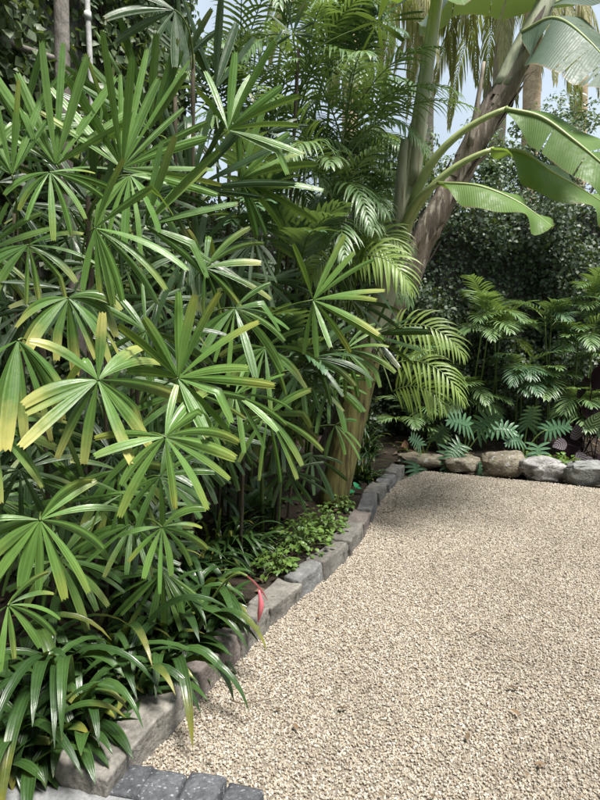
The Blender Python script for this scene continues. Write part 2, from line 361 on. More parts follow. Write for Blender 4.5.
rs = ng.nodes.new('FunctionNodeRandomValue'); rs.data_type = 'FLOAT_VECTOR'; rs.inputs[0].default_value = (.42, .42, .35); rs.inputs[1].default_value = (1.25, 1.05, .85); rs.inputs['Seed'].default_value = 5
rz = ng.nodes.new('FunctionNodeRandomValue'); rz.data_type = 'FLOAT_VECTOR'; rz.inputs[0].default_value = (0, 0, -.004); rz.inputs[1].default_value = (0, 0, .003); rz.inputs['Seed'].default_value = 9
spn = ng.nodes.new('GeometryNodeSetPosition')
L_ = ng.links.new
L_(gi.outputs[0], dp.inputs['Mesh']); L_(dp.outputs['Points'], spn.inputs['Geometry']); L_(rz.outputs[0], spn.inputs['Offset'])
L_(spn.outputs[0], ip.inputs['Points']); L_(ico.outputs['Mesh'], sm_.inputs['Geometry']); L_(sm_.outputs[0], ip.inputs['Instance'])
L_(rr.outputs[0], ip.inputs['Rotation']); L_(rs.outputs[0], ip.inputs['Scale']); L_(ip.outputs[0], go.inputs[0])
gm = gobj.modifiers.new('gravel_scatter', 'NODES'); gm.node_group = ng

# concrete patio slab in front of the setts
pa = s0 - sdir * 2.0; pb = s1 + sdir * .75
me = bpy.data.meshes.new('patio'); bm = bmesh.new()
vs_ = [bm.verts.new((p.x, p.y, z)) for z in (-.06, .035) for p in (pa, pb, pb + sperp * 2.5, pa + sperp * 2.5)]
for q in ((3, 2, 1, 0), (4, 5, 6, 7), (0, 1, 5, 4), (1, 2, 6, 5), (2, 3, 7, 6), (3, 0, 4, 7)): bm.faces.new([vs_[i] for i in q])
bmesh.ops.recalc_face_normals(bm, faces=bm.faces[:])
bmesh.ops.bevel(bm, geom=bm.edges[:], offset=.006, segments=2, affect='EDGES'); bm.to_mesh(me); bm.free()
me.materials.append(M['concrete']); tag(link('patio', me), kind='structure')

# garden bed soil, heaped a little
def bed_height(x, y): return .055 + .03 * noise.noise(Vector((x * 1.7, y * 1.7, 0))) + .012 * noise.noise(Vector((x * 9, y * 9, 3)))
def kerb_x(y):
    b = min(KERB, key=lambda k: abs(k.y - y)); return b.x
WA, WB, WC = Vector((-2.75, .8, 0)), Vector((-.2, 7.2, 0)), Vector((6.2, 7.2, 0))
def wall_x(y): t = (y - WA.y) / (WB.y - WA.y); return WA.x + (WB.x - WA.x) * t
mb = MB(); ny, nx = 90, 26
rows = []; uvs = []
ys = [1.25 + (5.75 - 1.25) * i / ny for i in range(ny + 1)]
for y in ys:
    xa = wall_x(y) - .05; xb = kerb_x(max(y, KERB[0].y)) - .05
    rows.append([Vector((xa + (xb - xa) * j / nx, y, bed_height(xa + (xb - xa) * j / nx, y))) for j in range(nx + 1)]); uvs.append([(j / nx, 0) for j in range(nx + 1)])
for r_ in rows:
    for q in r_:
        if (q - s0).dot(sperp) > -.004: q -= sperp * ((q - s0).dot(sperp) + .004); q.z = .02
        if q.y < KERB[0].y + .12 and q.x > KERB[0].x - .30: q.z = -.02
mb.ring_grid(rows, uvs)
rows = []; uvs = []
for i in range(40):
    y = 5.75 + (7.25 - 5.75) * i / 39
    rows.append([Vector((-.9 + 6.6 * j / 70, y - (.28 if i == 0 and j > 30 else 0), bed_height(-.9 + 6.6 * j / 70, y) + .0008)) for j in range(71)]); uvs.append([(0, 0)] * 71)
mb.ring_grid(rows, uvs)
bed = mb.build('garden_bed', 'soil'); tag(bed, kind='structure')

# ------------------------------------------------------------------ stones
def stone_mesh(name, lx, ly, lz, rough, seed, cuts=4, bev=.02, mat='kerb'):
    bm = bmesh.new(); bmesh.ops.create_cube(bm, size=1)
    for v in bm.verts: v.co = Vector((v.co.x * lx, v.co.y * ly, v.co.z * lz))
    bmesh.ops.bevel(bm, geom=bm.edges[:], offset=bev, segments=2, affect='EDGES', profile=.6)
    bmesh.ops.subdivide_edges(bm, edges=[e for e in bm.edges if e.calc_length() > min(lx, ly, lz) * .4], cuts=cuts, use_grid_fill=True)
    for v in bm.verts:
        o = Vector((seed * 3.7, seed * 1.3, 0))
        n = noise.noise_vector(v.co * 7 + o) * rough + noise.noise_vector(v.co * 22 + o) * rough * .42 + noise.noise_vector(v.co * 55 + o) * rough * .2
        v.co += n
    me = bpy.data.meshes.new(name); bm.to_mesh(me); bm.free()
    me.polygons.foreach_set('use_smooth', [True] * len(me.polygons)); me.materials.append(M[mat]); return me

kerb = thing('stone_kerb', KERB[0], 'low kerb of rough hewn stone blocks between gravel and planted bed', 'kerb')
cum = [0]
for a, b in zip(KERB, KERB[1:]): cum.append(cum[-1] + (b - a).length)
def kpt(s):
    s = max(0, min(cum[-1] - 1e-4, s)); i = max(j for j in range(len(cum) - 1) if cum[j] <= s); u = (s - cum[i]) / (cum[i + 1] - cum[i])
    return KERB[i] + (KERB[i + 1] - KERB[i]) * u
s = .02; k = 0
klens = [.36, .30, .24, .27, .22, .31, .29, .26, .34, .30, .27, .30, .25, .33, .28, .3, .3, .3, .3, .3, .3]
kmats = ['kerb', 'kerb_red', 'kerb', 'kerb', 'kerb_blue', 'kerb', 'kerb', 'kerb_red', 'kerb_blue', 'kerb', 'kerb_blue', 'kerb', 'kerb_blue', 'kerb']
while s < cum[-1] - .1:
    L = min(klens[k] * 1.2, cum[-1] - s); a, b = kpt(s), kpt(s + L); d = (b - a).normalized(); nrm = Vector((-d.y, d.x, 0))
    h = random.uniform(.155, .19); w = random.uniform(.115, .14)
    if k == 0: w = .205; a = a - d * .10
    o = link('kerb_stone', stone_mesh('kerb_stone', (b - a).length - .004, w, h, .018, k + 1, 6, .010, kmats[k % len(kmats)]), kerb)
    c = (a + b) / 2 + nrm * (w / 2 - .01); c.z = h / 2 - .068
    o.location = c - kerb.location; o.rotation_euler = (random.uniform(-.06, .06), random.uniform(-.03, .03), math.atan2(d.y, d.x) + random.uniform(-.05, .05))
    s += L; k += 1

setts = thing('sett_edging', sett0, 'short row of dark basalt setts set along the concrete patio edge', 'edging')
for i in range(4):
    o = link('sett', stone_mesh('sett', .118, .122, .13, .010, 40 + i, 5, .012, 'basalt'), setts)
    c = sdir * (.085 + .124 * i) - sperp * (.066 - .01 * (i % 2)); c.z = -.026 + .006 * (i % 3)
    o.location = c; o.rotation_euler = (random.uniform(-.06, .06), random.uniform(-.06, .06), math.atan2(sdir.y, sdir.x) + random.uniform(-.08, .08))

ROCKS = [  # px, py (foot), length px, height px, material, label
    (424, 469, 48, 13, 'rock', 'low dark mossy rock at the end of the kerb under a grey-green lobed leaf'),
    (464, 473, 34, 15, 'rock', 'small brown rock with a lobed leaf hanging over it'),
    (505, 477, 40, 25, 'rock', 'rounded tan boulder, tallest of the rocks edging the gravel'),
    (549, 481, 50, 20, 'rock_pale', 'long whitish rock with dark pits edging the gravel'),
    (592, 485, 46, 22, 'rock_grey', 'smooth grey rock beside the long whitish one'),
    (645, 488, 50, 22, 'rock', 'brown rock edging the gravel beyond the grey one')]
for i, (px, py, lw, lh, mt, lab) in enumerate(ROCKS):
    p = G(px, py); m = mpp(px, py, p.y); bm = bmesh.new(); bmesh.ops.create_icosphere(bm, subdivisions=4, radius=.5)
    for v in bm.verts:
        c = v.co; q = Vector((math.copysign(abs(c.x * 2) ** .75, c.x), math.copysign(abs(c.y * 2) ** .8, c.y), math.copysign(abs(c.z * 2) ** .75, c.z))) * .5
        q += noise.noise_vector(c * 2.2 + Vector((i * 5.1, 0, 0))) * .20 + noise.noise_vector(c * 6 + Vector((i * 5.1, 2, 0))) * .085 + noise.noise_vector(c * 15 + Vector((i * 5.1, 2, 0))) * .03
        v.co = Vector((q.x * lw * m * 1.05, q.y * .26, q.z * lh * m * 1.12))
    me = bpy.data.meshes.new('rock'); bm.to_mesh(me); bm.free(); me.polygons.foreach_set('use_smooth', [True] * len(me.polygons)); me.materials.append(M[mt])
    o = link('rock', me); o.location = (p.x, p.y + .12, lh * m * .40); o.rotation_euler = (0, 0, random.uniform(-.15, .15)); tag(o, lab, 'rock', 'rocks edging the far side of the gravel')

# ------------------------------------------------------------------ walls with creeper
def wall_thing(name, a, b, h, thick, wallmat, leafmat, dens, label, size, depth=.16, zr=None, up=.15):
    t = thing(name, a, label, 'wall')
    d = (b - a).normalized(); nrm = Vector((d.y, -d.x, 0))
    if nrm.y > .5 or nrm.dot(Vector((0, -1, 0))) < -.2: nrm = -nrm
    bm = bmesh.new()
    P = [a, b, b - nrm * thick, a - nrm * thick]
    vv = [bm.verts.new((p.x - a.x, p.y - a.y, z)) for z in (-.08, h) for p in P]
    for q in ((3, 2, 1, 0), (4, 5, 6, 7), (0, 1, 5, 4), (1, 2, 6, 5), (2, 3, 7, 6), (3, 0, 4, 7)): bm.faces.new([vv[i] for i in q])
    bmesh.ops.recalc_face_normals(bm, faces=bm.faces[:]); me = bpy.data.meshes.new('wall'); bm.to_mesh(me); bm.free(); me.materials.append(M[wallmat]); link('wall', me, t)
    L = (b - a).length; n = int(L * h * dens)
    u = RNG.uniform(0, L, n); z = RNG.uniform(.05, h + .1, n)
    den = np.array([noise.noise(Vector((x * 1.6, y * 1.6, 4.2))) for x, y in zip(u, z)])
    keep = RNG.uniform(0, 1, n) < np.clip(.8 + den * 1.4, .25, 1); u, z, den = u[keep], z[keep], den[keep]
    dep = RNG.uniform(.01, 1, len(u)) * depth * np.clip(1.1 + 2.6 * den, .25, 2.4)
    pos = np.stack([a.x + d.x * u + nrm.x * dep, a.y + d.y * u + nrm.y * dep, z], 1)
    scatter('foliage', leafmat, pos, np.tile(np.array(nrm), (len(pos), 1)), size, t, up_bias=up)
    mb = MB()                                    # creeper stems on the wall
    for i in range(int(L * 5)):
        x = random.uniform(.1, L - .1); p = a + d * x + nrm * .02; p.z = .03; pts = [p.copy()]
        while p.z < h * random.uniform(.6, .95): p = p + d * random.uniform(-.09, .09) + Vector((0, 0, .17)); pts.append(p + nrm * random.uniform(.0, .03))
        mb.tube(pts, [.009 * (1 - .7 * q / len(pts)) for q in range(len(pts))], 5)
    mb.build('creeper_stems', 'twig', t); return t
WM = WA + (WB - WA) * ((5.25 - WA.y) / (WB.y - WA.y))
wall_thing('creeper_wall', WA, WM, 5.2, .2, 'wall', 'creeper', 2600, 'tall wall covered in pale climbing fig behind the lady palms', .06)
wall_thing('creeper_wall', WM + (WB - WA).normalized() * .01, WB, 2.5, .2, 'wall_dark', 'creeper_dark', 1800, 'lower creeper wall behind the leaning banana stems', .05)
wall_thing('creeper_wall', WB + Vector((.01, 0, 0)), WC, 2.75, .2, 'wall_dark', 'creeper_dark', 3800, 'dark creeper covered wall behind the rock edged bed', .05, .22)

# shrub hedge rising behind the back wall: several shrubs
SH = [(.5, 7.9, 3.05), (1.5, 8.05, 3.6), (2.5, 7.95, 3.45), (3.4, 8.1, 3.95), (4.5, 8.0, 3.7), (-.4, 8.3, 2.9)]
SHL = ['leafy shrub behind the wall, showing between the banana stems', 'leafy shrub behind the wall where the brown banana stem crosses it', 'leafy shrub behind the wall under the hanging banana blades', 'tall leafy shrub behind the wall in front of the thin palm trunk', 'leafy shrub behind the wall past the last rock', 'small leafy shrub over the wall corner behind feathery palms']
for (x, y, h), lab in zip(SH, SHL):
    t = thing('shrub', Vector((x, y, -.07)), lab, 'shrub', 'shrubs behind the back wall')
    mb = MB()
    for i in range(7):
        tip = Vector((x + random.uniform(-.6, .6), y + random.uniform(-.3, .3), h * random.uniform(.75, 1))); mb.tube(bez(Vector((x + random.uniform(-.1, .1), y, -.07)), Vector((x + random.uniform(-.2, .2), y, h * .5)), tip), [.03 - .003 * q for q in range(9)], 6)
    mb.build('trunk', 'bark', t)
    pos = []; nr = []
    for c in range(95):
        cx, cy, cz = x + random.gauss(0, .45), y + random.gauss(0, .22), random.uniform(1.6, 1) * 1.0
        cz = random.uniform(2.2, h) if random.random() < .85 else h + random.uniform(0, .3)
        rr_ = random.uniform(.1, .24)
        for q in range(85):
            v = RNG.normal(0, 1, 3); v /= np.linalg.norm(v); r = rr_ * RNG.uniform(.3, 1.0) ** .5
            pos.append((cx + v[0] * r, cy + v[1] * r, cz + v[2] * r)); nr.append(v * .6 + np.array([0, -.3, .5]))
    scatter('crown', 'shrub', pos, nr, .062, t, wide=.34, jitter=.5)

# white downpipe and bare grey trunk standing at the creeper wall
nW = Vector(((WB - WA).y, -(WB - WA).x, 0)).normalized()
def wall_pt(px, py, off):
    d = ray(px, py); a = WA + nW * off; w = (WB - WA)
    # intersect ray (from camera xy=0) with the wall line
    den = d.x * w.y - d.y * w.x; t = (a.x * w.y - a.y * w.x) / den
    return Vector((d.x * t, d.y * t, CAM_H + d.z * t))
pp = wall_pt(89, 40, .24); t = thing('downpipe', Vector((pp.x, pp.y, .04)), 'white plastic downpipe running up the creeper wall', 'pipe')
mb = MB(); mb.tube([Vector((pp.x, pp.y, z)) for z in (.04, 1, 2, 3, 4, 5.1)], .017, 12); mb.build('pipe', 'pipe', t)
for z in (.8, 2.3, 3.3, 4.4): mb = MB(); mb.tube([Vector((pp.x, pp.y, z)), Vector((pp.x, pp.y, z + .05))], .021, 12); mb.build('bracket', 'pipe', t)
pp = wall_pt(62, 30, .32); t = thing('bare_trunk', Vector((pp.x, pp.y, .03)), 'slim bare grey tree trunk against the creeper wall beside the white pipe', 'trunk')
mb = MB(); mb.tube([Vector((pp.x + .02 * math.sin(z * 2), pp.y, z)) for z in np.linspace(.03, 5.6, 24)], [.042 - .0004 * i + .005 * random.random() for i in range(24)], 12)
tr = mb.build('trunk', 'bark', t)
mb = MB(); q0 = wall_pt(64, 62, .32)
mb.tube(bez(q0, q0 + Vector((-.5, -.1, .12)), wall_pt(-12, 22, .40)), [.02 - .001 * i for i in range(9)], 7); mb.build('branch', 'bark', tr)

# ------------------------------------------------------------------ lady palms
def fan_leaf(palm, hub, R_, ang, half, n, droop, mat, yel, cane, face=.75, lean=.35, wmul=1.0):
    tocam = (Vector((0, 0, CAM_H)) - hub).normalized(); up = Vector((0, 0, 1)); right = tocam.cross(up) * -1; right.normalize()
    m = (right * math.cos(ang) + up * math.sin(ang)).normalized()
    m = (m + tocam * lean * (1 - max(0, math.sin(ang)))).normalized()
    nr = tocam * face + up * (1 - face) + rv(.15); nr = (nr - m * nr.dot(m)).normalized(); sd_ = nr.cross(m)
    mb = MB()
    n += 1
    for i in range(n):
        f = (i / (n - 1) - .5) * 2 if n > 1 else 0; a = f * half + random.uniform(-.13, .13)
        d = (m * math.cos(a) + sd_ * math.sin(a)); d = (d + nr * random.uniform(-.28, .28)).normalized()
        L = R_ * (1 - .22 * abs(f) ** 2) * random.uniform(.78, 1.1)
        segs = 9; pts = arc(hub + d * .006, d, L, segs, droop * .48 * random.uniform(.4, 1.5), 1.8)
        if random.random() < .08:                      # a creased segment hanging from the fold
            kf = random.randint(4, 6); dd = (pts[kf] - pts[kf - 1]).normalized(); pts = pts[:kf + 1] + arc(pts[kf], (dd + Vector((0, 0, -1.3))).normalized(), L * (segs - kf) / segs, segs - kf, .4)[1:]
        sdv = nr.cross(d).normalized() + nr * random.uniform(-.75, .75)
        W = R_ * .047 * wmul * random.uniform(.6, 1.25)
        if random.random() < .06: continue
        prof = [.14, .36, .6, .8, .94, 1, 1, .95, .85, .62]
        mb.ribbon(pts, sdv, W, prof, fold=.32, cols=5, tint=random.uniform(0, .5), yel=max(0, yel + random.uniform(-.35, .3)) if yel > 0 else random.choice([0, 0, 0, 0, 0, 0, 0, .35]), pleat=.20, notch=L * .025)
    leaf = mb.build('fan_leaf', mat, palm)
    # petiole back to its cane
    cb, ct = cane; z = min(ct.z, max(cb.z + .15, hub.z - .18)); u = (z - cb.z) / (ct.z - cb.z); att = cb + (ct - cb) * u
    mid = (hub + att) / 2 - m * R_ * .18 + Vector((0, 0, .06))
    mb = MB(); mb.tube(bez(att, mid, hub, 8), [.0058 - .0003 * i for i in range(9)], 6); mb.build('petiole', 'petiole', leaf)

def lady_palm(base, label, fans, ncanes, zlo=.04):
    palm = thing('lady_palm', base, label, 'palm', 'lady palms in the planted bed')
    # canes: gather the leaves in groups, one cane below each group
    hubs = [f[0] for f in fans]; cs = random.sample(hubs, min(ncanes, len(hubs))); canes = []
    for _ in range(4):
        grp = [[] for _ in cs]
        for h in hubs: grp[min(range(len(cs)), key=lambda i: (h.xy - cs[i].xy).length + .15 * abs(h.z - cs[i].z))].append(h)
        cs = [sum(g, Vector()) / len(g) if g else c for g, c in zip(grp, cs)]
    for c, g in zip(cs, grp):
        top = max([h.z for h in g], default=c.z) - .1
        bx = Vector((c.x, c.y, 0)); bx.y += .22; lim = kerb_x(bx.y) - .42; bx.x = max(min(bx.x - .08, lim), wall_x(bx.y) + .25); bx = bx * .75 + Vector((base.x, base.y, 0)) * .25
        if bx.x > kerb_x(bx.y) - .35: bx.x = kerb_x(bx.y) - .35
        bx.z = bed_height(bx.x, bx.y) - .03
        tx = Vector((bx.x * .55 + c.x * .45, bx.y * .55 + (c.y + .15) * .45, max(top, .35)))
        canes.append((bx, tx)); mb = MB()
        pts = [bx + (tx - bx) * (i / 12) for i in range(13)]
        mb.tube(pts, [.010 + .0022 * (i % 2) + random.uniform(-.001, .001) for i in range(13)], 8); mb.build('cane', 'cane', palm)
    for f, h in zip(fans, hubs):
        ci = min(range(len(canes)), key=lambda i: (canes[i][1].xy - h.xy).length + .3 * max(0, h.z - canes[i][1].z - .2))
        fan_leaf(palm, *f, cane=canes[ci])

def H(px, py, Y, rpx, ang, half, n, droop=.5, mat='fan', yel=.0, face=.75, lean=.35, w=1.0):
    p = at(px, py, Y); return (p, rpx * .94 * mpp(px, py, Y), R(ang), R(half), n, droop, mat, yel), dict(face=face, lean=lean, wmul=w)
# lay the measured leaves out per palm
def palm_from(base, label, heroes, ncanes):
    fans = []
    for args, kw in heroes: fans.append(args)
    KW.update({id(a): k for a, k in heroes}); 
    lady_palm(base, label, fans, ncanes)
KW = {}
_fl = fan_leaf
def fan_leaf(palm, hub, R_, ang, half, n, droop, mat, yel, cane): _fl(palm, hub, R_, ang, half, n, droop, mat, yel, cane, **KWH.get(tuple(hub), {}))
KWH = {}
def setkw(heroes):
    for a, k in heroes: KWH[tuple(a[0])] = k
    return heroes
def bp(x, y): return Vector((x, y, bed_height(x, y) - .02))

front = setkw([
    H(98, 380, 2.10, 98, -85, 165, 15, .75, 'fan', .75, w=1.35), H(68, 298, 2.25, 84, -85, 110, 10, 1.2, 'fan', .8, w=1.35),
    H(18, 340, 2.10, 112, -95, 55, 7, 1.1, 'fan', .95, w=1.2), H(165, 437, 2.05, 92, -55, 140, 12, .7, 'fan_bright', .15, w=1.35),
    H(40, 520, 1.98, 92, -75, 130, 12, .9, 'fan_bright', .1, w=1.35), H(162, 527, 2.1, 62, -70, 110, 8, 1.0, 'fan_bright', .1, w=1.35),
    H(178, 378, 2.2, 104, 40, 120, 12, .35, 'fan_bright', .1, w=1.15), H(-8, 425, 2.0, 85, -60, 95, 8, .9, 'fan', .4, w=1.25),
    H(8, 605, 1.85, 70, -60, 100, 8, .8, 'fan', .1), H(118, 470, 2.35, 80, -95, 110, 9, .9, 'fan', .5),
    H(60, 560, 2.15, 80, -60, 120, 9, .8, 'fan', .0), H(90, 500, 2.3, 80, 60, 110, 9, .5, 'fan', .0), H(20, 470, 2.2, 80, -80, 120, 9, .8, 'fan_dark', .3)])
tall = setkw([
    H(56, 165, 2.55, 122, 98, 66, 11, .10, 'fan_bright', .0, face=.9, lean=.1, w=.74), H(122, 168, 2.65, 130, 62, 75, 16, .15, 'fan_bright', .0, face=.9, lean=.1, w=.68),
    H(12, 175, 2.4, 120, 105, 50, 10, .15, 'fan_bright', .0, face=.9, lean=.1, w=.74), H(95, 228, 2.3, 108, -18, 88, 10, .75, 'fan_bright', .1, w=.95),
    H(28, 245, 2.45, 82, -75, 105, 8, .9, 'fan', .35), H(50, 172, 2.45, 72, -70, 100, 8, .9, 'fan_bright', .1),
    H(145, 226, 2.6, 105, 32, 62, 11, .3, 'fan', .0, w=.8), H(130, 175, 2.6, 85, -60, 80, 7, .9, 'fan_bright', .0),
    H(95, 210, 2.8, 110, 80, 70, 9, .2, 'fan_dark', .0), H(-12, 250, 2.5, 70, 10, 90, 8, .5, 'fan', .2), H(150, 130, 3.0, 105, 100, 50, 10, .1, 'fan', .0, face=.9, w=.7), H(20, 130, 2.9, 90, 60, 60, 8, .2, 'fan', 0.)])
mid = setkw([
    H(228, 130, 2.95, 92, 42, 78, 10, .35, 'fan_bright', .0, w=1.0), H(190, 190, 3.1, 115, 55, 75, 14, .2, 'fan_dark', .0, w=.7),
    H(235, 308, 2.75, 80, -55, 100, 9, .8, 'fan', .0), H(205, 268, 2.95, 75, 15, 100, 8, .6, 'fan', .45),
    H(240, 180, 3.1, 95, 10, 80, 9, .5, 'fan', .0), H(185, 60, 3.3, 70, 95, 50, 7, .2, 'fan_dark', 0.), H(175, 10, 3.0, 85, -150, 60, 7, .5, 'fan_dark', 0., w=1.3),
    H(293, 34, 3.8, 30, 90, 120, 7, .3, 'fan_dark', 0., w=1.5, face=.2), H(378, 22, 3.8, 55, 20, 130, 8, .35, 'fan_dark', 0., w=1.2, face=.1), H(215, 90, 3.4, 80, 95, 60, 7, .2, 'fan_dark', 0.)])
rear = setkw([
    H(313, 300, 3.0, 84, 5, 100, 12, .3, 'fan_bright', .15), H(268, 415, 2.95, 70, -75, 125, 13, .8, 'fan', .1),
    H(265, 348, 3.1, 72, -80, 110, 10, .9, 'fan', .15), H(235, 395, 2.8, 62, -25, 100, 9, .7, 'fan_bright', .0),
    H(335, 425, 3.5, 42, -40, 80, 6, .9, 'fan', .0), H(372, 335, 3.75, 62, 15, 60, 8, .2, 'fan_dark', .0), H(300, 370, 3.3, 60, -70, 110, 9, .8, 'fan_dark', 0.), H(220, 440, 3.0, 60, -80, 110, 9, .8, 'fan_dark', 0.)])
def filler(n, bx, Yr, mats, r=(60, 95)):
    out = []
    for i in range(n):
        px, py, Y = random.uniform(bx[0], bx[2]), random.uniform(bx[1], bx[3]), random.uniform(*Yr)
        p = at(px, py, Y)
        if p.x < wall_x(Y) + .3 or p.z < .3: continue
        upw = (py < 200)
        out.append(H(px, py, Y, random.uniform(*r) * 2.5 / Y, random.uniform(30, 150) if upw and random.random() < .7 else random.uniform(-150, 20), random.uniform(65, 130), random.randint(7, 11), random.uniform(.3, .9), random.choice(mats), 0.))
    return setkw(out)
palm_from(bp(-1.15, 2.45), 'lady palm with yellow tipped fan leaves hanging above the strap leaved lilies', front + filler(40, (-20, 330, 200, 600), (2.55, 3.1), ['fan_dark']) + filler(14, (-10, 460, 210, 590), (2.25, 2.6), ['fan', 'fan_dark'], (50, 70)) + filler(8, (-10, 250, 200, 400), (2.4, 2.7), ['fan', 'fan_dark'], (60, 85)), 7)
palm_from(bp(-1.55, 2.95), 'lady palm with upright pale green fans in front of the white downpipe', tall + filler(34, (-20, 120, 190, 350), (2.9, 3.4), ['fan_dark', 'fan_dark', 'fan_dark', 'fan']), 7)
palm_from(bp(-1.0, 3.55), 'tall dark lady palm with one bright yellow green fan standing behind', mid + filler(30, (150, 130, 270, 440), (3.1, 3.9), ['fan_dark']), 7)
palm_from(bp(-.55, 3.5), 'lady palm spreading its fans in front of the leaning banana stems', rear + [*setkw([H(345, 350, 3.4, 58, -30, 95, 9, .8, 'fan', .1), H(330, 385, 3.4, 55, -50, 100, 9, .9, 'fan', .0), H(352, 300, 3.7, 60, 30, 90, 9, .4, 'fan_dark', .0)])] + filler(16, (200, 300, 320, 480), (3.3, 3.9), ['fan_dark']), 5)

# ------------------------------------------------------------------ feather palms
def frond(palm, base, d0, L, droop, nl, ll, lw, mat, hang=.5, ang=60, start=.18, stalk='petiole', side=None, segs=14):
    pts = arc(base, d0, L, segs, droop, .8); mb = MB()
    sv0 = (side if side is not None else d0.cross(Vector((0, 0, 1))))
    if sv0.length < 1e-3: sv0 = Vector((1, 0, 0))
    sv0.normalize()
    for i in range(nl):
        t = start + (1 - start) * (i + .5) / nl; q = t * segs; k = min(int(q), segs - 1); p = pts[k] + (pts[k + 1] - pts[k]) * (q - k); d = (pts[k + 1] - pts[k]).normalized()
        sv = (sv0 - d * sv0.dot(d)).normalized(); nn = sv.cross(d)
        if nn.z < 0: nn = -nn
        for s in (-1, 1):
            a = R(ang * (1 - .55 * t) + random.uniform(-6, 6))
            dl = (d * math.cos(a) + sv * (s * math.sin(a)) + nn * .22).normalized()
            l = ll * math.sin(math.pi * (.18 + .74 * t)) * random.uniform(.9, 1.08)
            lp = arc(p, dl, l, 5, hang * random.uniform(.7, 1.3), .8)
            mb.ribbon(lp, dl.cross(nn) , lw * random.uniform(.85, 1.1), [.35, .95, 1, .85, .5, .06], fold=.3, cols=3, tint=random.uniform(0, .3))
    o = mb.build('frond', mat, palm)
    mb = MB(); mb.tube(pts, [max(.0015, .007 * (L ** .5) * (1 - .85 * i / segs)) for i in range(segs + 1)], 6); mb.build('rachis', stalk, o); return o
def cane_part(palm, a, b, r, mat='petiole', name='cane'):
    mb = MB(); m = (a + b) / 2 + rv(.03); P = bez(a, m, b, 12); mb.tube(P, [r * (1 - .25 * i / 12) * (1.12 if i % 2 else .96) for i in range(13)], 8); return mb.build(name, mat, palm)
def feather_palm(base, label, tops, mat, L=(.6, .9), nl=18, ll=.24, lw=.013, hang=.7, droop=1.1, nf=(5, 7), face=None, group='feather leaved palms in the bed', r=.014):
    palm = thing('feather_palm', base, label, 'palm', group)
    for tp in tops:
        cane_part(palm, base + Vector((random.uniform(-.09, .09), random.uniform(-.06, .06), 0)), tp, r)
        n = random.randint(*nf); a0 = random.uniform(0, 6.28)
        for i in range(n):
            a = a0 + 2 * math.pi * i / n + random.uniform(-.3, .3)
            if face is not None and random.random() < .65: a = face + random.uniform(-.9, .9)
            el = random.uniform(.35, 1.2); d = Vector((math.cos(a) * math.cos(el), math.sin(a) * math.cos(el), math.sin(el)))
            frond(palm, tp - Vector((0, 0, random.uniform(0, .25))), d, random.uniform(*L), droop * random.uniform(.7, 1.3), nl, ll * random.uniform(.85, 1.15), lw, mat, hang)
    return palm
CAMF = -math.pi / 2
# yellow-green arching fronds beside the banana
p = thing('feather_palm', bp(.35, 4.75), 'feathery palm with bright yellow green arching fronds beside the banana stems', 'palm', 'feather leaved palms in the bed')
tp = at(372, 330, 4.3)
cane_part(p, p.location.copy(), tp, .018)
for (sx, sy), (ex, ey), Yb, Ye, dr in (((348, 262), (400, 250), 3.7, 3.5, 1.5), ((330, 250), (385, 232), 3.8, 3.7, 1.4), ((388, 330), (445, 345), 4.05, 3.9, 1.3), ((390, 365), (448, 385), 4.0, 3.8, 1.5), ((350, 240), (392, 228), 4.15, 4.0, 1.3), ((392, 392), (430, 410), 4.0, 3.85, 1.4), ((345, 270), (318, 275), 3.9, 3.7, 1.3)):
    a = at(sx, sy, Yb); b = at(ex, ey, Ye); d = (b - a); d.z = abs(d.z) * .4 + .16; L = (b - a).length * 1.5
    cane_part(p, tp + Vector((0, 0, random.uniform(-.3, 0))), a, .006, 'petiole', 'stalk')
    frond(p, a, d, L, dr, 16, .23, .0095, 'feather_light', hang=1.0, ang=68, start=.05, side=d.cross(Vector((0, -.8, .55))))
# blue-green parlour palms in the middle of the bed, tall bamboo palms behind
feather_palm(bp(-.2, 3.75), 'dark blue green parlour palm between the fan leaves', [at(300, 240, 3.7), at(255, 205, 3.8), at(285, 330, 3.6)], 'feather_dark', (.38, .55), 9, .22, .022, .35, .8, (5, 6), CAMF)
feather_palm(bp(-.35, 4.6), 'tall bamboo palm with a thicket of thin arching fronds', [at(300, 90, 4.4), at(345, 130, 4.3), at(270, 150, 4.5), at(330, 200, 4.2)], 'feather', (.7, 1.0), 20, .26, .009, .9, 1.3, (8, 9), CAMF)
feather_palm(bp(-.6, 5.0), 'bamboo palm reaching above the lower creeper wall', [at(240, 60, 4.9), at(285, 20, 4.8), at(330, 50, 4.8), at(215, 110, 4.8)], 'feather', (.7, 1.05), 20, .27, .0095, .8, 1.2, (7, 8), CAMF)
feather_palm(bp(.25, 5.3), 'feathery palm filling the gap behind both banana stems', [at(365, 205, 5.0), at(340, 160, 5.1), at(368, 260, 4.9), at(358, 150, 5.2)], 'feather', (.6, .9), 18, .24, .0095, 1.0, 1.3, (7, 8), CAMF)
feather_palm(bp(.1, 5.6), 'feathery palm with dark fronds against the pale sky', [at(352, 60, 5.4), at(368, 125, 5.3), at(335, 20, 5.4)], 'feather_dark', (.7, 1.0), 16, .26, .012, .9, 1.3, (7, 8), CAMF)

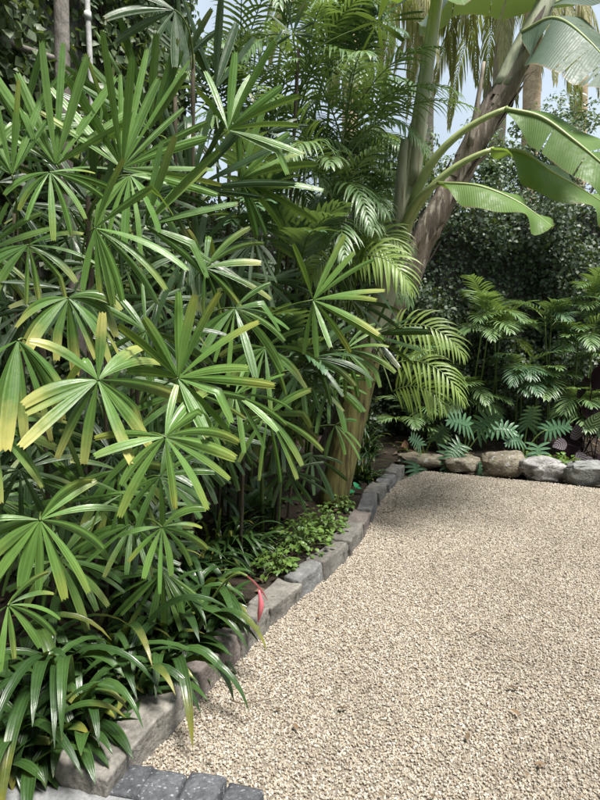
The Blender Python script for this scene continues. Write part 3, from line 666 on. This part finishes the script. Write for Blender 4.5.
# small palms against the back wall
BK = [(480, 292, 6.6, 'with one tall leaning frond before the dark creeper'), (520, 345, 6.4, 'behind the rounded boulder'), (545, 355, 6.5, 'behind the long whitish rock'), (470, 370, 6.5, 'behind the smaller lobed leaves'),
      (575, 320, 6.5, 'above the purple leaved plant'), (500, 315, 6.55, 'arching highest behind the rounded boulder'), (555, 300, 6.6, 'arching high against the creeper above the whitish rock'), (440, 345, 6.7, 'beside the banana shadow'), (600, 280, 6.6, 'beside the edge of the creeper wall'), (415, 395, 6.6, 'at the end of the stone kerb'), (575, 385, 6.3, 'between purple leaves and whitish rock')]
for px, py, Y, w in BK:
    b = at(px, py, Y); base = Vector((b.x, Y + .05, bed_height(b.x, Y) - .01))
    tops = [Vector((b.x + random.uniform(-.12, .12), Y + random.uniform(-.1, .1), b.z - random.uniform(0, .25))) for _ in range(2)]
    feather_palm(base, 'small parlour palm ' + w, tops, random.choice(['feather_dark', 'feather', 'feather']), (.42, .6), 13, .22, .0105, .45, 1.0, (5, 6), CAMF, 'small palms along the back wall', .009)

# ------------------------------------------------------------------ banana plants
def stem_tube(thing_, name, pts, rads, mat, k=18, seed=0, amp=.06):
    mb = MB(); mb.tube(pts, rads, k); 
    for i, v in enumerate(mb.v):
        ring = min(i // k, len(pts) - 1); c = pts[ring]; a = (i % k) / k * 2 * math.pi
        f = 1 + amp * noise.noise(Vector((math.cos(a) * 1.6 + seed, math.sin(a) * 1.6, ring * .12))) * 2
        mb.v[i] = c + (v - c) * f
    return mb.build(name, mat, thing_)
def banana_leaf(plant, path, wl, wr, sideL, sideR, mat, tears=0, wave=.02, seg=30, rib=.014, bend=.5, tip_end=True):
    """path: midrib; the two halves hang off along sideL / sideR, bending down toward their edges"""
    P = poly_path(path, seg); mb = MB(); random.seed(int(abs(path[0].x * 1000)) + 5)
    prof = [min(1, (t / .24) ** .75) * ((1 - max(0, (t - .62) / .38) ** 2.2) ** .5 if tip_end else 1) for t in [i / seg for i in range(seg + 1)]]
    for s, w, sv in ((0, wl, sideL), (1, wr, sideR)):
        cuts = sorted(random.sample(range(4, seg - 3), tears)) if tears else []
        segs = [0] + cuts + [seg]
        for a, b in zip(segs, segs[1:]):
            rows = []; uvs = []
            sh = random.uniform(-.3, .6) if tears else 0
            for i in range(a, b + 1):
                p = P[i]; d = (P[min(i + 1, seg)] - P[max(i - 1, 0)]).normalized(); v = (sv - d * sv.dot(d) * .8).normalized(); nn = v.cross(d); nn = nn if nn.z > 0 else -nn
                r = []; u = []
                for j in range(9):
                    x = j / 8; W = w * prof[i]
                    gap = ((.30 if i == a and a else 0) - (.30 if i == b and b < seg else 0)) * x * .028
                    q = p + v * (W * x) - Vector((0, 0, 1)) * (bend * W * x * x * (1 + sh * .5)) + d * (.16 * W * x + gap) + nn * (wave * 1.5 * math.sin(i * .42 + s * 2 + 1.5 * math.sin(i * .23 + s)) * x ** 1.5 + wave * .6 * noise.noise(p * 6 + v * x) * x)
                    if tears: q += nn * sh * .05 * x
                    r.append(q); u.append((.5 + (x if s else -x) * .5, i / seg))
                rows.append(r); uvs.append(u)
            mb.ring_grid(rows, uvs)
    o = mb.build('leaf', mat, plant)
    mb = MB(); mb.tube(P, [max(.003, rib * (1 - .8 * i / seg)) for i in range(seg + 1)], 8); mb.build('midrib', 'midrib', o); return o
random.seed(5)
YG, YB = 4.35, 4.75
bb = G(312, 505); bb = Vector((at(308, 505, YB).x, YB, bed_height(at(308, 505, YB).x, YB) - .03))
old = thing('banana_plant', bb, 'leaning brown banana stem wrapped in dry peeling sheaths', 'banana plant')
op = poly_path([bb] + [at(*q, YB) for q in ((345, 410), (398, 298), (430, 228), (470, 152), (508, 84))], 40)
stem_tube(old, 'stem', op, [.097 - .0002 * i + .008 * math.sin(i * .8) for i in range(41)], 'stem_brown', 20, 1, .10)
up_ = poly_path([at(505, 90, YB), at(520, 55, YB), at(540, 15, YB), at(562, -32, YB)], 12)
stem_tube(old, 'leaf_sheath', up_, [.098 - .003 * i for i in range(13)], 'stem_green', 16, 4, .05)
for i in range(46):       # peeling dry sheath flaps
    q = random.randint(5, 38); p0 = op[q]; d = (op[min(q + 3, 40)] - op[q]).normalized(); a = random.uniform(0, 6.28)
    u = d.orthogonal().normalized(); w = d.cross(u); rad = (u * math.cos(a) + w * math.sin(a)); L = random.uniform(.25, .7)
    pts = [p0 + rad * (.094 + .0 * t) + (d * (L * t)) + rad * (.07 * t * t * random.uniform(.3, 1)) for t in [k_ / 7 for k_ in range(8)]]
    mb = MB(); mb.ribbon(pts, d.cross(rad), random.uniform(.03, .06), [1, 1, .95, .85, .75, .6, .45, .1], fold=-.35, cols=5, tint=random.random()); mb.build('dry_sheath', 'sheath', old)
st = at(470, 145, YB - .14); mb = MB(); mb.tube(bez(st, at(476, 115, YB - .15), at(484, 62, YB - .12)), [.028 - .002 * i for i in range(9)], 8); mb.build('cut_stalk', 'sheath', old)
UPW = Vector((0, 0, 1))
# torn dark leaf to the right, another going up right, one behind
banana_leaf(old, [at(522, 32, YB - .1), at(555, 18, YB - .35), at(590, 42, YB - .6), at(625, 85, YB - .8)], .40, .30, Vector((-.25, -.55, -.75)), Vector((.5, .6, .35)), 'banana_dark', 6, .015, 34, .016, .1)
banana_leaf(old, [at(545, 8, YB), at(590, -12, YB - .1), at(650, -25, YB - .2), at(720, 0, YB - .3)], .30, .34, Vector((0, -.8, -.45)), Vector((0, .9, .2)), 'banana_dark', 4, .015, 30, .016, .15)
banana_leaf(old, [at(548, 0, YB), at(500, -25, YB + .1), at(455, -15, YB + .2), at(420, 25, YB + .3)], .30, .30, Vector((0, -.8, -.3)), Vector((0, .9, -.1)), 'banana_dark', 4, .015, 30, .016, .35)

gb = Vector((at(331, 512, YG).x, YG, bed_height(at(331, 512, YG).x, YG) - .03))
young = thing('banana_plant', gb, 'smooth green banana stem with three broad leaves reaching over the gravel', 'banana plant')
gpth = poly_path([gb] + [at(*q, YG) for q in ((350, 425), (368, 355), (392, 262), (407, 195), (419, 125))], 36)
k1 = 15
stem_tube(young, 'stem_base', gpth[:k1 + 1], [.112 - .0008 * i for i in range(k1 + 1)], 'stem_base', 20, 7, .07)
stem_tube(young, 'stem', gpth[k1 - 1:], [.101 - .0016 * i for i in range(len(gpth) - k1 + 1)], 'stem_green', 20, 9, .05)
for a, b, c, r in (((412, 185), (424, 90), (441, -20), .055), ((404, 205), (415, 110), (436, -15), .03), ((400, 235), (398, 190), (405, 140), .05)):
    mb = MB(); mb.tube(bez(at(*a, YG - .05), at(*b, YG - .08), at(*c, YG - .08), 12), [r * (1 - .035 * i) for i in range(13)], 12); mb.build('leaf_stalk', 'stem_green', young)
for pth in (((412, 205), (432, 135), (508, 108)), ((402, 240), (425, 170), (494, 149)), ((404, 230), (412, 195), (440, 183))):
    mb = MB(); mb.tube(bez(at(*pth[0], YG - .10), at(*pth[1], YG - .22), at(*pth[2], YG - .3), 14), [.036 - .0014 * i for i in range(15)], 10); mb.build('leaf_stalk', 'midrib', young)
banana_leaf(young, [at(505, 109, YG - .3), at(540, 117, YG - .4), at(572, 139, YG - .5), at(604, 166, YG - .6), at(645, 208, YG - .7)], .175, .24, Vector((-.35, -.35, -.85)), Vector((.35, .7, .5)), 'banana', 2, .02, 30, .017, .1)
banana_leaf(young, [at(490, 150, YG - .3), at(522, 152, YG - .25), at(552, 172, YG - .2), at(585, 191, YG - .15), at(625, 218, YG - .1)], .185, .24, Vector((-.35, -.6, -.65)), Vector((.3, .85, .4)), 'banana', 0, .045, 30, .015, .15)
banana_leaf(young, [at(437, 183, YG - .3), at(478, 186, YG - .45), at(518, 202, YG - .55), at(553, 227, YG - .65)], .15, .22, Vector((-.2, -.75, -.5)), Vector((.1, .85, .45)), 'banana', 0, .03, 30, .013, .25)
banana_leaf(young, [at(437, -18, YG - .1), at(452, -40, YG - .3), at(448, -36, YG - .7), at(438, -5, YG - 1.0)], .24, .22, Vector((-1, 0, -.1)), Vector((1, 0, -.1)), 'banana', 0, .02, 24, .014, .2)
banana_leaf(young, [at(434, -10, YG - .1), at(400, -35, YG - .1), at(360, -25, YG), at(320, 15, YG + .1)], .3, .3, Vector((0, -.9, -.3)), Vector((0, .9, .1)), 'banana', 2, .02, 24, .014, .3)

# ------------------------------------------------------------------ strap leaved lilies along the kerb
def strap_clump(base, label, n, L, W, mats, face=None, droop=2.2, name='lily', flower=False, split=True, group='strap leaved lilies along the kerb'):
    t = thing(name, base, label, 'lily', group); allb = MB()
    for i in range(n):
        a = random.uniform(0, 6.28) if face is None or random.random() < .35 else face + random.gauss(0, .9)
        el = random.uniform(.6, 1.45); d = Vector((math.cos(a) * math.cos(el), math.sin(a) * math.cos(el), math.sin(el)))
        l = L * random.uniform(.65, 1.15); pts = arc(base + Vector((random.uniform(-.07, .07), random.uniform(-.07, .07), 0)), d, l, 12, droop * random.uniform(.6, 1.3), .7)
        p0 = pts[0]; dr_ = droop * random.uniform(.6, 1.3)
        for _ in range(14):
            bad = [q for q in pts[4:] if q.z < (.17 if kerb_x(max(q.y, 1.7)) - .22 < q.x < kerb_x(max(q.y, 1.7)) + .04 else .03)]
            if not bad: break
            l *= .955; dr_ *= .94; pts = arc(p0, d, l, 12, dr_, .7)
        sv = d.cross(Vector((0, 0, 1))).normalized() + rv(.25); mb = MB() if split else allb
        mb.ribbon(pts, sv, W * random.uniform(.75, 1.15), [.55, .7, .82, .92, .98, 1, 1, .97, .9, .78, .6, .36, .04], fold=.28, cols=5, tint=random.uniform(0, .4), yel=random.choice([0, 0, 0, 0, 0, 0, 0, .5]))
        if split: mb.build('leaf', random.choice(mats), t)
    if not split: tag(allb.build('foliage', mats[0], t), kind='stuff')
    return t
LI = [(222, 625, 'lily clump crowding the kerb just past the pink flower', 18, .40, ['strap']), (160, 672, 'lily clump pressed against the kerb between its trailing neighbours', 20, .44, ['strap']), (188, 650, 'lily clump leaning over the kerb beside the pink flowered one', 20, .42, ['strap']), (140, 695, 'lily clump trailing leaves over the kerb onto the gravel', 20, .42, ['strap']), (75, 738, 'lily clump with arching leaves behind the big pale kerb stone', 20, .44, ['strap']), (60, 705, 'lily clump with one pale green leaf bending over the patio edge', 34, .56, ['strap'] * 6 + ['strap_light']), (10, 690, 'lily clump half hidden under the low fan leaf', 26, .52, ['strap']),
      (118, 672, 'lily clump whose long leaf tips trail over the reddish kerb stone', 32, .52, ['strap'] * 7 + ['strap_light']), (22, 756, 'lily clump spilling onto the concrete patio', 22, .46, ['strap']),
      (165, 640, 'lily clump with broad glossy arching leaves under the small drooping fan', 28, .5, ['strap']), (205, 612, 'lily clump with the pink flower hanging over the kerb', 26, .46, ['strap']),
      (140, 600, 'lily clump in deep shade behind the other lilies', 24, .5, ['strap']), (185, 585, 'lily clump between dark stems and the pink flowered one', 20, .46, ['strap'])]
for px, py, lab, n, L, ms in LI:
    g = G(px, py, .05); g.x = min(g.x, kerb_x(max(g.y, 1.7)) - .22); g.z = bed_height(g.x, g.y) - .015
    t = strap_clump(g, lab, int(n * 1.6), L * 1.2, .0215, ms, R(-40), 3.3)
    if 'pink' in lab:
        fy = g.y; g = g.copy(); g.y = fy - .16
        tip = at(262, 592, g.y - .02); mb = MB(); mb.tube(bez(t.location.copy(), at(225, 560, g.y + .1), at(247, 576, g.y - .02), 10), .005, 6); stalk = mb.build('flower_stalk', 'petiole', t)
        mb = MB(); sdv = Vector((.6, -.5, .2))
        mb.ribbon(poly_path([at(246, 576, g.y - .02), at(258, 588, g.y - .03), at(268, 601, g.y - .03)], 8), sdv, .009, [.5, .8, 1, 1, .9, .8, .6, .4, .1], fold=.6); mb.build('bract', 'pink', stalk)
        mb = MB(); mb.tube(poly_path([at(259, 590, g.y - .03), at(261, 605, g.y - .04), at(258, 622, g.y - .04)], 8), [.004, .006, .008, .010, .0115, .0115, .010, .006, .002], 8); mb.build('bud', 'pink', stalk)
# smaller grassy clumps toward the far end of the kerb
MO = [(372, 455, 'grassy strap leaved clump behind the bluish kerb stones'), (392, 440, 'grassy strap leaved clump beside the kerb end'), (365, 480, 'grassy strap leaved clump next to the banana base'), (405, 430, 'grassy strap leaved clump below the yellow green fronds'), (382, 425, 'grassy strap leaved clump in shade behind the kerb clumps'), (240, 555, 'dark grassy clump beside the light green ground cover'), (215, 560, 'dark grassy clump deep under the fan leaves')]
for px, py, lab in MO:
    g = G(px, py, .05); g.x = min(g.x, kerb_x(min(g.y, 5.6)) - .28); g.z = bed_height(g.x, g.y) - .01
    strap_clump(g, lab, 70, .42, .011, ['strap'], R(-30), 2.0, 'mondo_grass', split=False, group='grassy clumps in the bed')

# ------------------------------------------------------------------ low leafy plants
def round_leaf_plant(base, label, n, spread, hgt, size, mat, name='ground_cover', cat='ground cover', parts=False, aspect=.5, stems=True, group=None):
    t = thing(name, base, label, cat, group); big = MB(); st = MB()
    for i in range(n):
        a = random.uniform(0, 6.28); r = spread * random.random() ** .6; x, y = base.x + r * math.cos(a), base.y + r * math.sin(a)
        z = base.z + hgt * random.uniform(.3, 1) * (1 - .5 * (r / spread) ** 2); p = Vector((x, y, z))
        d = Vector((math.cos(a), math.sin(a), random.uniform(-.4, .5))) + rv(.5); L = size * random.uniform(.7, 1.25)
        mb = MB() if parts else big
        mb.ribbon(arc(p, d, L, 6, .8), d.cross(Vector((0, 0, 1))) + rv(.3), L * aspect, [.1, .7, 1, .98, .75, .4, .03], fold=.2, cols=5, tint=random.random())
        if parts: mb.build('leaf', mat if isinstance(mat, str) else random.choice(mat), t)
        if stems and (parts or i % 3 == 0): st.tube(bez(base + Vector((random.uniform(-.3, .3) * spread, random.uniform(-.3, .3) * spread, 0)), (base + p) / 2 + Vector((0, 0, hgt * .3)), p, 5), .0025, 5)
    if not parts: tag(big.build('foliage', mat, t), kind='stuff')
    if stems and st.v: st.build('stems', 'petiole', t)
    return t
for px, py, n, sp, h, lab in ((300, 553, 170, .20, .20, 'light green leafy ground cover at the foot of the green banana stem'), (322, 535, 140, .17, .20, 'light green leafy ground cover between banana base and reddish kerb stone'), (280, 575, 90, .12, .14, 'light green leafy ground cover spilling over the kerb'), (350, 512, 60, .10, .13, 'small light green tuft between the banana stem and kerb'), ):
    g = G(px, py, .05); g.x = min(g.x, kerb_x(g.y) - .24); g.z = bed_height(g.x, g.y) - .01
    round_leaf_plant(g, lab, int(n * 1.25), sp, h * 1.15, .034, 'ground_cover', aspect=.4, group='light green ground cover')
g = G(358, 492, .1); g.x = min(g.x, kerb_x(g.y) - .2); g.z = bed_height(g.x, g.y) - .01
round_leaf_plant(g, 'small plant with vivid teal green leaves beside the kerb', 6, .05, .12, .08, 'teal', 'seedling', 'plant', True)
g = G(409, 452, .1); g.z = bed_height(g.x, g.y) - .01; g.y = max(g.y, 5.85)
round_leaf_plant(g, 'small reddish leaved plant at the end of the stone kerb', 8, .08, .22, .11, 'red_leaf', 'bromeliad', 'plant', True, .28)
for px, py, lab in ((545, 463, 'low mossy green ground cover on top of the whitish rock'), (575, 466, 'low mossy green ground cover beside the grey rock')):
    g = G(px, py + 6, .05); g.y += .22; g.z = bed_height(g.x, g.y)
    round_leaf_plant(g, lab, 90, .2, .12, .045, 'ground_cover', group='mossy ground cover behind the rocks')
# broad dark aspidistra-like leaves in the shade of the lady palms
for px, py, lab in ((235, 535, 'plant with broad dark upright leaves shaded by the fan leaves'), (265, 520, 'broad leaved dark plant left of the banana base')):
    g = G(px, py, .05); g.x = min(g.x, kerb_x(g.y) - .4); g.z = bed_height(g.x, g.y) - .01
    t = thing('aspidistra', g, lab, 'plant', 'broad leaved plants in the shade')
    for i in range(12):
        a = random.uniform(0, 6.28); d = Vector((math.cos(a) * .5, math.sin(a) * .5, 1)); mb = MB(); mb.ribbon(arc(g + rv(.04) * .5, d, random.uniform(.35, .55), 10, 1.2, .8), d.cross(UPW), .042, [.08, .1, .3, .7, .95, 1, .95, .8, .6, .35, .03], fold=.25, tint=random.random()); mb.build('leaf', 'strap', t)
# lobed philodendrons at the rocks
def lobed_leaf(plant, root, hub, size, d, nrm, mat='philo'):
    d = d.normalized(); nrm = (nrm - d * nrm.dot(d)).normalized(); sv = d.cross(nrm); mb = MB()
    mid_ = arc(hub, d, size, 8, .5)
    mb.ribbon(mid_, sv, size * .10, [.9, 1, 1, .9, .8, .7, .6, .4, .05], fold=.2, cols=3, tint=.1)
    for i in range(7):
        t = i / 7; p = mid_[int(t * 8)]
        for s in (-1, 1):
            a = R(125 - 95 * t); dl = d * math.cos(a) + sv * (s * math.sin(a)) + nrm * .08; l = size * (.62 - .28 * t)
            mb.ribbon(arc(p, dl, l, 5, .5), dl.cross(nrm), size * .062, [.6, .95, 1, .9, .65, .1], fold=.22, cols=3, tint=.1 + .05 * random.random())
    o = mb.build('leaf', mat, plant); mb = MB(); mb.tube(bez(root, (root + hub) / 2 + Vector((0, .0, .14)), hub, 8), [.009 - .0005 * i for i in range(9)], 6); mb.build('petiole', 'petiole', o)
PH = [((478, 470), 'lobed leaf philodendron between small brown rock and rounded boulder', [(452, 452, 24, -100), (478, 464, 20, -80), (478, 430, 26, 60), (468, 425, 26, 150), (492, 428, 22, 10), (460, 445, 18, -140)]),
      ((536, 466), 'lobed leaf philodendron behind the whitish rock', [(538, 447, 20, -90), (520, 440, 18, 170), (528, 425, 22, 90), (548, 430, 20, 30), (535, 455, 16, -60)]),
      ((428, 462), 'lobed leaf philodendron overhanging the low dark mossy rock', [(415, 464, 20, -80), (436, 440, 18, 70), (420, 445, 16, 130)])]
for (bx, by), lab, lv in PH:
    g = G(bx, by, .05); g.y = max(g.y, 5.95); g.z = bed_height(g.x, g.y) - .01
    t = thing('philodendron', g, lab, 'plant', 'lobed leaf plants behind the rocks')
    for px, py, rp, an in lv:
        Y = g.y - (.28 if py > 440 else .05); hub = at(px, py, Y)
        d = Vector((math.cos(R(an)), -.35, math.sin(R(an)))); lobed_leaf(t, g, hub, rp * mpp(px, py, Y) * 1.12, d, Vector((0, -.8, .7)))
# purple and striped foliage plant
g = G(582, 470, .05); g.y = 6.0; g.x = at(582, 460, 6.0).x; g.z = bed_height(g.x, g.y) - .01
t = thing('purple_foliage_plant', g, 'dark purple broad leaved plant behind the grey rock', 'plant')
for px, py, rp, an, mt in ((580, 398, 24, 100, 'purple'), (592, 388, 30, 60, 'purple'), (580, 405, 26, -40, 'purple'), (600, 432, 30, -10, 'purple'), (575, 430, 24, -120, 'purple'), (598, 455, 24, -60, 'purple'), (576, 422, 20, 170, 'purple'), (610, 405, 28, 20, 'purple')):
    hub = at(px, py, g.y - .1 + random.uniform(-.1, .1)); L = rp * 1.3 * mpp(px, py, g.y); d = Vector((math.cos(R(an)), -.5, math.sin(R(an)) + .1)); mb = MB(); mb.ribbon(arc(hub, d, L, 9, .8), d.cross(Vector((0, -.6, .8))), L * .33, [.1, .5, .85, 1, 1, .92, .75, .5, .25, .02], fold=.2, tint=random.random()); o = mb.build('leaf', mt, t)
    mb = MB(); mb.tube(bez(g, (g + hub) / 2 + Vector((0, 0, .1)), hub, 6), .006, 6); mb.build('petiole', 'purple', o)
g2 = g + Vector((.02, -.2, 0)); g2.z = bed_height(g2.x, g2.y) - .01
t = thing('striped_foliage_plant', g2, 'plant with striped oval leaves, pale green and dusky, in front of the purple leaves', 'plant')
for px, py, rp, an, mt in ((588, 432, 22, 80, 'striped'), (598, 436, 20, 60, 'striped'), (576, 440, 18, 100, 'striped_dark'), (567, 444, 16, 170, 'striped_dark'), (577, 452, 17, -60, 'striped_dark'), (584, 457, 14, -40, 'striped_dark')):
    hub = at(px, py, g2.y - .05); L = rp * 1.1 * mpp(px, py, g2.y); d = Vector((math.cos(R(an)), -.3, math.sin(R(an)))); mb = MB(); mb.ribbon(arc(hub, d, L, 9, .5), d.cross(Vector((0, -.9, .4))), L * .34, [.15, .6, .9, 1, 1, .92, .78, .55, .3, .03], fold=.15, tint=random.random()); o = mb.build('leaf', mt, t)
    mb = MB(); mb.tube(bez(g2, (g2 + hub) / 2 + Vector((0, 0, .06)), hub, 6), .005, 6); mb.build('petiole', 'purple', o)

# ------------------------------------------------------------------ tall palms beyond the wall
def tall_palm(base, top, r, bark, label, fronds, mat='palm_far'):
    t = thing('tall_palm', base, label, 'palm tree', 'tall palms beyond the wall')
    n = 46; pts = [base + (top - base) * (i / n) for i in range(n + 1)]
    mb = MB(); mb.tube(pts, [r * (1.12 - .2 * i / n) * (1.0 + .035 * (i % 2)) for i in range(n + 1)], 16); mb.build('trunk', bark, t)
    for a, el, L, dr in fronds:
        d = Vector((math.cos(a) * math.cos(el), math.sin(a) * math.cos(el), math.sin(el)))
        frond(t, top + d * .05, d, L, dr, 46, .62, .016, mat, 2.2, 62, .2, segs=16)
def crown(n, L, dr): n = n - 4; return [(2 * math.pi * i / n + random.uniform(-.2, .2), random.uniform(.1, 1.0), L * random.uniform(.85, 1.1), dr * random.uniform(.8, 1.2)) for i in range(n)]
Yp = 11.0
tall_palm(Vector((at(536, 150, Yp).x, Yp, -.07)), at(541, -210, Yp), .15, 'palm_bark', 'tall palm with warm tan trunk beyond the shrubs', crown(14, 2.6, 2.4))
Yp = 12.5
tall_palm(Vector((at(493, 150, Yp).x, Yp, -.07)), at(506, -12, Yp), .16, 'palm_bark_grey', 'tall palm with pale grey trunk behind the leaning banana', crown(26, 3.3, 2.5))
Yp = 14
tall_palm(Vector((at(588, 150, Yp).x, Yp, -.07)), at(590, -220, Yp), .14, 'palm_bark', 'tall palm with slim trunk beside the tan one', crown(14, 2.8, 2.3))
Yp = 10.5
tall_palm(Vector((at(350, 150, Yp).x, Yp, -.07)), at(352, -30, Yp), .14, 'palm_bark', 'tall palm beyond the wall half hidden by bamboo palms', crown(14, 2.5, 2.4))
Yp = 12
tall_palm(Vector((at(432, 150, Yp).x, Yp, -.07)), at(428, -40, Yp), .13, 'palm_bark_grey', 'tall palm beyond the wall with hanging fronds beside the green banana', crown(22, 3.2, 2.5))

# ------------------------------------------------------------------ litter and twigs
n = 1500; xs = RNG.uniform(-2.6, 5, n); ys_ = RNG.uniform(1.7, 7.1, n)
pos = []
for x, y in zip(xs, ys_):
    if y < 5.6 and wall_x(y) + .1 < x < kerb_x(y) - .2 or y > 5.95 and x > -.6: pos.append((x, y, bed_height(x, y) + .012))
scatter('leaf_litter', 'litter', pos, np.tile(np.array([0, 0, 1.0]), (len(pos), 1)), .07, None, jitter=.25, wide=.35, drop=0)
db = [(x, y, .012) for x, y in zip(RNG.uniform(-.4, 3.2, 420), RNG.uniform(1.6, 5.5, 420)) if x > kerb_x(y) + .08]
scatter('gravel_debris', 'litter', db, np.tile(np.array([0, 0, 1.0]), (len(db), 1)), .02, None, jitter=.3, wide=.3, drop=0)
def twig(pxs, r, label):
    P = poly_path([G(*q, .014) for q in pxs], 12); b = P[0].copy(); mb = MB(); mb.tube(P, [r * (1 - .05 * i) for i in range(13)], 6)
    t = thing('twig', b, label, 'twig'); mb.build('stick', 'twig', t)
twig([(230, 699), (240, 703), (258, 701), (280, 697)], .0032, 'thin curved dry twig on the gravel near the kerb')
twig([(470, 635), (483, 630), (497, 640), (512, 641)], .0028, 'thin dark twig lying on open gravel away from the kerb')
twig([(505, 655), (520, 662), (540, 668)], .0026, 'short straight dark twig on open gravel away from the kerb')
twig([(382, 512), (394, 510), (396, 495), (390, 482)], .003, 'thin bent dry stalk lying on gravel by the kerb end')
for i, (px, py) in enumerate(((336, 708), (298, 729), (491, 538), (508, 687), (520, 715), (469, 733), (470, 455 + 95), (540, 560), (320, 614), (535, 764))):
    p = G(px, py, .012); mb = MB(); d = Vector((math.cos(i * 2.1), math.sin(i * 2.1), .1))
    mb.ribbon(arc(p, d, random.uniform(.03, .055), 5, .3), d.cross(UPW) + rv(.3), .008, [.2, .8, 1, .8, .5, .05], fold=.5, cols=3)
    o = mb.build('fallen_leaf', 'litter'); tag(o, 'small curled dry brown leaf fallen on the gravel', 'leaf', 'dry leaves on the gravel')

# ------------------------------------------------------------------ unseen building wall, added behind the camera to cut low light on the bed
M['added_house'] = surf_mat('painted_brick', (.20, .185, .16), (.27, .25, .22), 2.5, .9, .4, .006, 40)
M['glass'] = surf_mat('window_glass', (.03, .035, .04), (.05, .055, .06), 2, .08, .0, .001, 10)
added_house = thing('added_house', Vector((0, -1.6, -.07)), 'unseen two storey rendered wall added behind the patio to block low light', 'added_house')
def slab_box(name, x0, x1, y0, y1, z0, z1, mat, parent):
    bm = bmesh.new(); bmesh.ops.create_cube(bm, size=1); b = base_of(parent)
    for v in bm.verts: v.co = Vector(((x0 + x1) / 2 + v.co.x * (x1 - x0), (y0 + y1) / 2 + v.co.y * (y1 - y0), (z0 + z1) / 2 + v.co.z * (z1 - z0))) - b
    me = bpy.data.meshes.new(name); bm.to_mesh(me); bm.free(); me.materials.append(M[mat]); return link(name, me, parent)
slab_box('wall', -6, 7, -1.9, -1.6, -.07, 5.0, 'added_house', added_house)
slab_box('eave', -6.3, 7.3, -2.4, -1.25, 5.003, 5.12, 'added_house', added_house)
for x in (-3.6, 2.2): w_ = slab_box('window', x, x + 1.5, -1.598, -1.57, 1.0, 2.2, 'pipe', added_house); slab_box('pane', x + .06, x + 1.44, -1.572, -1.566, 1.06, 2.14, 'glass', w_)
d_ = slab_box('door', -.5, .5, -1.598, -1.57, .04, 2.1, 'pipe', added_house); slab_box('pane', -.4, .4, -1.572, -1.566, .2, 2.0, 'glass', d_)
